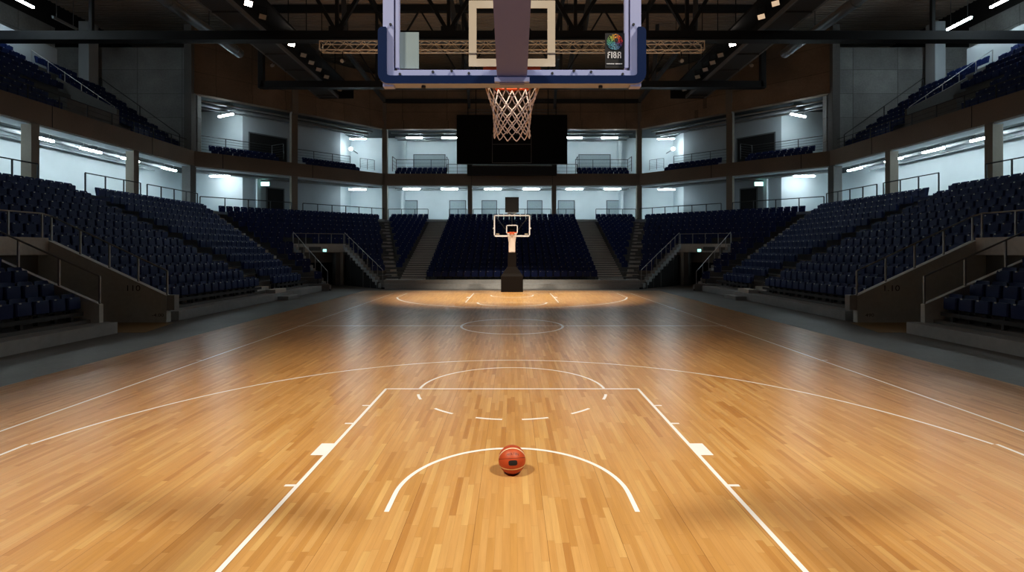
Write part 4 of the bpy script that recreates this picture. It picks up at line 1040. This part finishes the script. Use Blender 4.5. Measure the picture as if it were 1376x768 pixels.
# boom arm, seen from below, and the stand behind the viewer
def ringbox(y, z, hw, hh): return [(-hw, y, z-hh), (hw, y, z-hh), (hw, y, z+hh), (-hw, y, z+hh)]
am = MB(); am.rings([ringbox(YB-.05, 3.93, .103, .09), ringbox(2.6, 4.17, .105, .11), ringbox(1., 4.63, .11, .12), ringbox(-2.4, 5.6, .13, .14)])
part('boom_arm', am, 'armgrey', hp, 'purple-grey square boom arm', smooth=False)
f = MB().box(-.085, .085, YB-.05, YB, 3.80, 4.0); part('arm_head', f, 'armgrey', hp, smooth=False)
f = MB().box(-.12, .12, YB-.06, YB+.0, 3.805, 3.835); part('arm_collar', f, 'framew', hp, smooth=False)
f = MB().rings([[(x*.72, -3.4+y*.6, 0) for x, y in ((-1,-1),(1,-1),(1,1),(-1,1))], [(x*.72, -3.4+y*.6, 1.0) for x, y in ((-1,-1),(1,-1),(1,1),(-1,1))]]); part('base', f, 'padblack', hp, smooth=False)
f = MB().bar((0, -3.3, 1.), (0, -2.3, 5.6), .3, .3); part('mast', f, 'armgrey', hp, smooth=False)

# far hoop
hf = thing('basketball_hoop', (0, 33.5, 0), 'far basketball hoop on a black padded stand before the middle seats', 'hoop', 'basketball hoops')
q = lambda hw, y0, y1, z: [(-hw, y0, z), (hw, y0, z), (hw, y1, z), (-hw, y1, z)]
part('base', MB().rings([q(.72, 32.9, 34.3, 0), q(.72, 32.9, 34.3, 1.02), q(.62, 33.0, 34.25, 1.2), q(.30, 33.1, 33.75, 1.65)]), 'padblack', hf, 'black padded base', smooth=False)
part('mast_padding', MB().rings([q(.28, 33.1, 33.72, 1.64), q(.27, 33.1, 33.65, 2.62)]), 'padblack', hf, smooth=False)
am = MB(); am.bar((0, 33.4, 2.6), (0, 32.9, 4.2), .3, .3); am.bar((0, 33.0, 4.15), (0, 31.15, 4.15), .22, .26); am.bar((0, 33.2, 3.3), (0, 31.2, 3.75), .14, .16)
part('boom_arm', am, 'black', hf, smooth=False)
part('backboard_glass', MB().box(-1.06, 1.06, 31.0, 31.02, 3.62, 4.86), 'glass', hf, smooth=False)
f = MB(); w = .075
for a in ((-1.12, -1.12+w, 3.56, 4.91), (1.12-w, 1.12, 3.56, 4.91), (-1.12, 1.12, 3.56, 3.56+w*1.3), (-1.12, 1.12, 4.91-w, 4.91)): f.box(a[0], a[1], 30.97, 31.05, a[2], a[3])
part('board_frame', f, 'white', hf, smooth=False)
f = MB(); xs, zb, zt = .36, 3.74, 4.30
for a in ((-xs, -xs+.06, zb, zt), (xs-.06, xs, zb, zt), (-xs, xs, zb, zb+.06), (-xs, xs, zt-.06, zt)): f.box(a[0], a[1], 30.985, 30.998, a[2], a[3])
part('target_square', f, 'white', hf, smooth=False)
f = MB()
for s in (-1, 1): f.bar((s*.34, 31.1, 3.95), (s*.98, 31.08, 4.78), .05, .05)
f.bar((0, 31.1, 4.2), (0, 31.08, 4.86), .06, .06)
part('brace', f, 'rail', hf, smooth=False)
f = MB()
for s in (-1, 1): f.box(s*.98, s*.78, 30.985, 30.998, 3.70, 3.76)
part('logo_mark', f, 'target', hf, smooth=False)
rc = (0, 30.5, 3.80)
part('rim', MB().tube(ringpts(rc, .29, 32), .022, 8, closed=True), 'rim', hf)
part('rim_bracket', MB().box(-.15, .15, 30.78, 30.98, 3.70, 3.84), 'rim', hf, smooth=False)
part('net', net_mesh((0, 30.5, 3.79), 1.26, .013, L=.95), 'net', hf, 'white cord net')
f = MB(); f.box(-.2, .2, 31.0, 31.1, 2.66, 3.62); part('front_post', f, 'net', hf, 'pale front post under the board', smooth=False)
sc = part('shot_clock', MB().box(-.42, .42, 30.9, 31.15, 5.08, 6.0), 'black', hf, 'black shot clock box', smooth=False)
f = MB(); f.box(-.3, .3, 31.0, 31.06, 4.99, 5.05)
for s in (-1, 1): f.box(s*.12-.03, s*.12+.03, 31.0, 31.06, 4.9, 5.09)
part('clock_bracket', f, 'white', sc, smooth=False)
for s in (-1, 1): part('board_lug', MB().box(s*1.12, s*1.18, 30.98, 31.04, 4.05, 4.13), 'white', hf, smooth=False)

# ------------------------------------------------------------------ ball
BR = .163
bm = bmesh.new(); bmesh.ops.create_uvsphere(bm, u_segments=64, v_segments=40, radius=BR)
me = bpy.data.meshes.new('basketball'); bm.to_mesh(me); bm.free(); me.materials.append(mt['ball'])
me.polygons.foreach_set('use_smooth', [True]*len(me.polygons))
ball = bpy.data.objects.new('basketball', me); C.objects.link(ball); ball.location = (0, 6.0, BR); ball.rotation_euler = (-math.radians(22.4), math.radians(-2), math.radians(3))
tag(ball, 'orange basketball with cream bands resting on the half-circle line', 'ball')
def on_ball(me_, cx, cz, k=1.006):
    for v in me_.vertices:
        x, z = v.co.x+cx, v.co.y+cz; v.co = Vector((x, -math.sqrt(max(1e-6, (BR*k)**2-x*x-z*z)), z))
tm = textmesh('MOLTEN', .038)
for v in tm.vertices: v.co.x *= .95; v.co.y += -2.2*v.co.x**2
on_ball(tm, 0.005, .058); tm.materials.append(mt['ink'])
o = bpy.data.objects.new('lettering', tm); C.objects.link(o); o.parent = ball
E_ = MB(); nr, na = 4, 40; vs = []
for q in range(nr+1):
    for a in range(na):
        c_, s_ = math.cos(2*PI*a/na), math.sin(2*PI*a/na); f = q/nr
        x = .004+.052*f*math.copysign(abs(c_)**.55, c_); z = -.040+.029*f*math.copysign(abs(s_)**.55, s_)
        vs.append((x, -math.sqrt((BR*1.005)**2-x*x-z*z), z))
E_.add(vs, [(q*na+a, q*na+(a+1) % na, (q+1)*na+(a+1) % na, (q+1)*na+a) for q in range(nr) for a in range(na)])
o = bpy.data.objects.new('emblem', E_.mesh('emblem', 'ink')); C.objects.link(o); o.parent = ball

# ------------------------------------------------------------------ lights
def spot(name, loc, target, power, angle, blend, col, size=.35):
    l = bpy.data.lights.new(name, 'SPOT'); l.energy = power; l.spot_size = math.radians(angle); l.spot_blend = blend; l.color = col; l.shadow_soft_size = size
    o = bpy.data.objects.new(name, l); C.objects.link(o); o.location = loc
    o.rotation_euler = (Vector(target)-Vector(loc)).to_track_quat('-Z', 'Y').to_euler(); return o
def area(name, loc, target, power, sx, sy, col):
    l = bpy.data.lights.new(name, 'AREA'); l.shape = 'RECTANGLE'; l.size = sx; l.size_y = sy; l.energy = power; l.color = col
    o = bpy.data.objects.new(name, l); C.objects.link(o); o.location = loc
    o.rotation_euler = (Vector(target)-Vector(loc)).to_track_quat('-Z', 'Y').to_euler(); return o
WARM = (1., .885, .74)
for s in (-1, 1):
    spot('court_lamp', (s*8.5, -1., 16.), (s*.8, 7.2, 0), 12600, 57, 1., WARM, .8)
    spot('far_court_lamp', (s*8.5, 24.5, 16.), (s*1.8, 29.7, 0), 17000, 47, 1., (1., .86, .70), .6)
for s in (-1, 1): spot('board_fill', (s*3.2, -4.5, 2.2), (s*.2, 3.6, 4.4), 330, 46, .6, (.80, .86, 1.), .4)  # added cool fill, unseen, for the rear of the board and the arm
area('roof_fill', (0, 34., 12.6), (0, 34.01, 22.), 330, 22, 13, (1., .80, .62))  # added upward fill, brightens the roof deck and lattice truss
area('hall_fill', (0, 10., 21.5), (0, 10., 0), 45, 30, 20, (.95, .92, 1.))  # added weak overhead fill, not a fixture of the hall
w = bpy.data.worlds.new('hall_air'); S.world = w; w.use_nodes = True
w.node_tree.nodes['Background'].inputs[0].default_value = (.55, .62, .75, 1); w.node_tree.nodes['Background'].inputs[1].default_value = .004

# ------------------------------------------------------------------ camera and look
cam = bpy.data.cameras.new('camera'); co = bpy.data.objects.new('camera', cam); C.objects.link(co); S.camera = co
co.location = (0, 0, CAM_H); co.rotation_euler = (PI/2, 0, 0)
cam.sensor_width = 36.; cam.lens = 36.*675/1376; cam.shift_y = -46/1376; cam.clip_end = 300; cam.clip_start = .05
S.view_settings.view_transform = 'Standard'; S.view_settings.look = 'None'; S.view_settings.exposure = 0.; S.view_settings.gamma = 1.
S.view_settings.use_curve_mapping = True
cm = S.view_settings.curve_mapping; cc = cm.curves[3]
for p in ((.02, .0135), (.06, .047), (.16, .148), (.45, .465)): cc.points.new(*p)
cm.update()
S.cycles.use_denoising = True; S.cycles.max_bounces = 8; S.cycles.diffuse_bounces = 5; S.cycles.glossy_bounces = 3; S.cycles.transparent_max_bounces = 8
S.cycles.sample_clamp_indirect = 6.; S.cycles.caustics_reflective = False; S.cycles.caustics_refractive = False
dup = {k: v for k, v in LABELS.items() if len(v) > 1}
if dup: print('DUP', list(dup.items())[:20])
print('SEATS', len(SEATS), 'objects', len(bpy.data.objects))
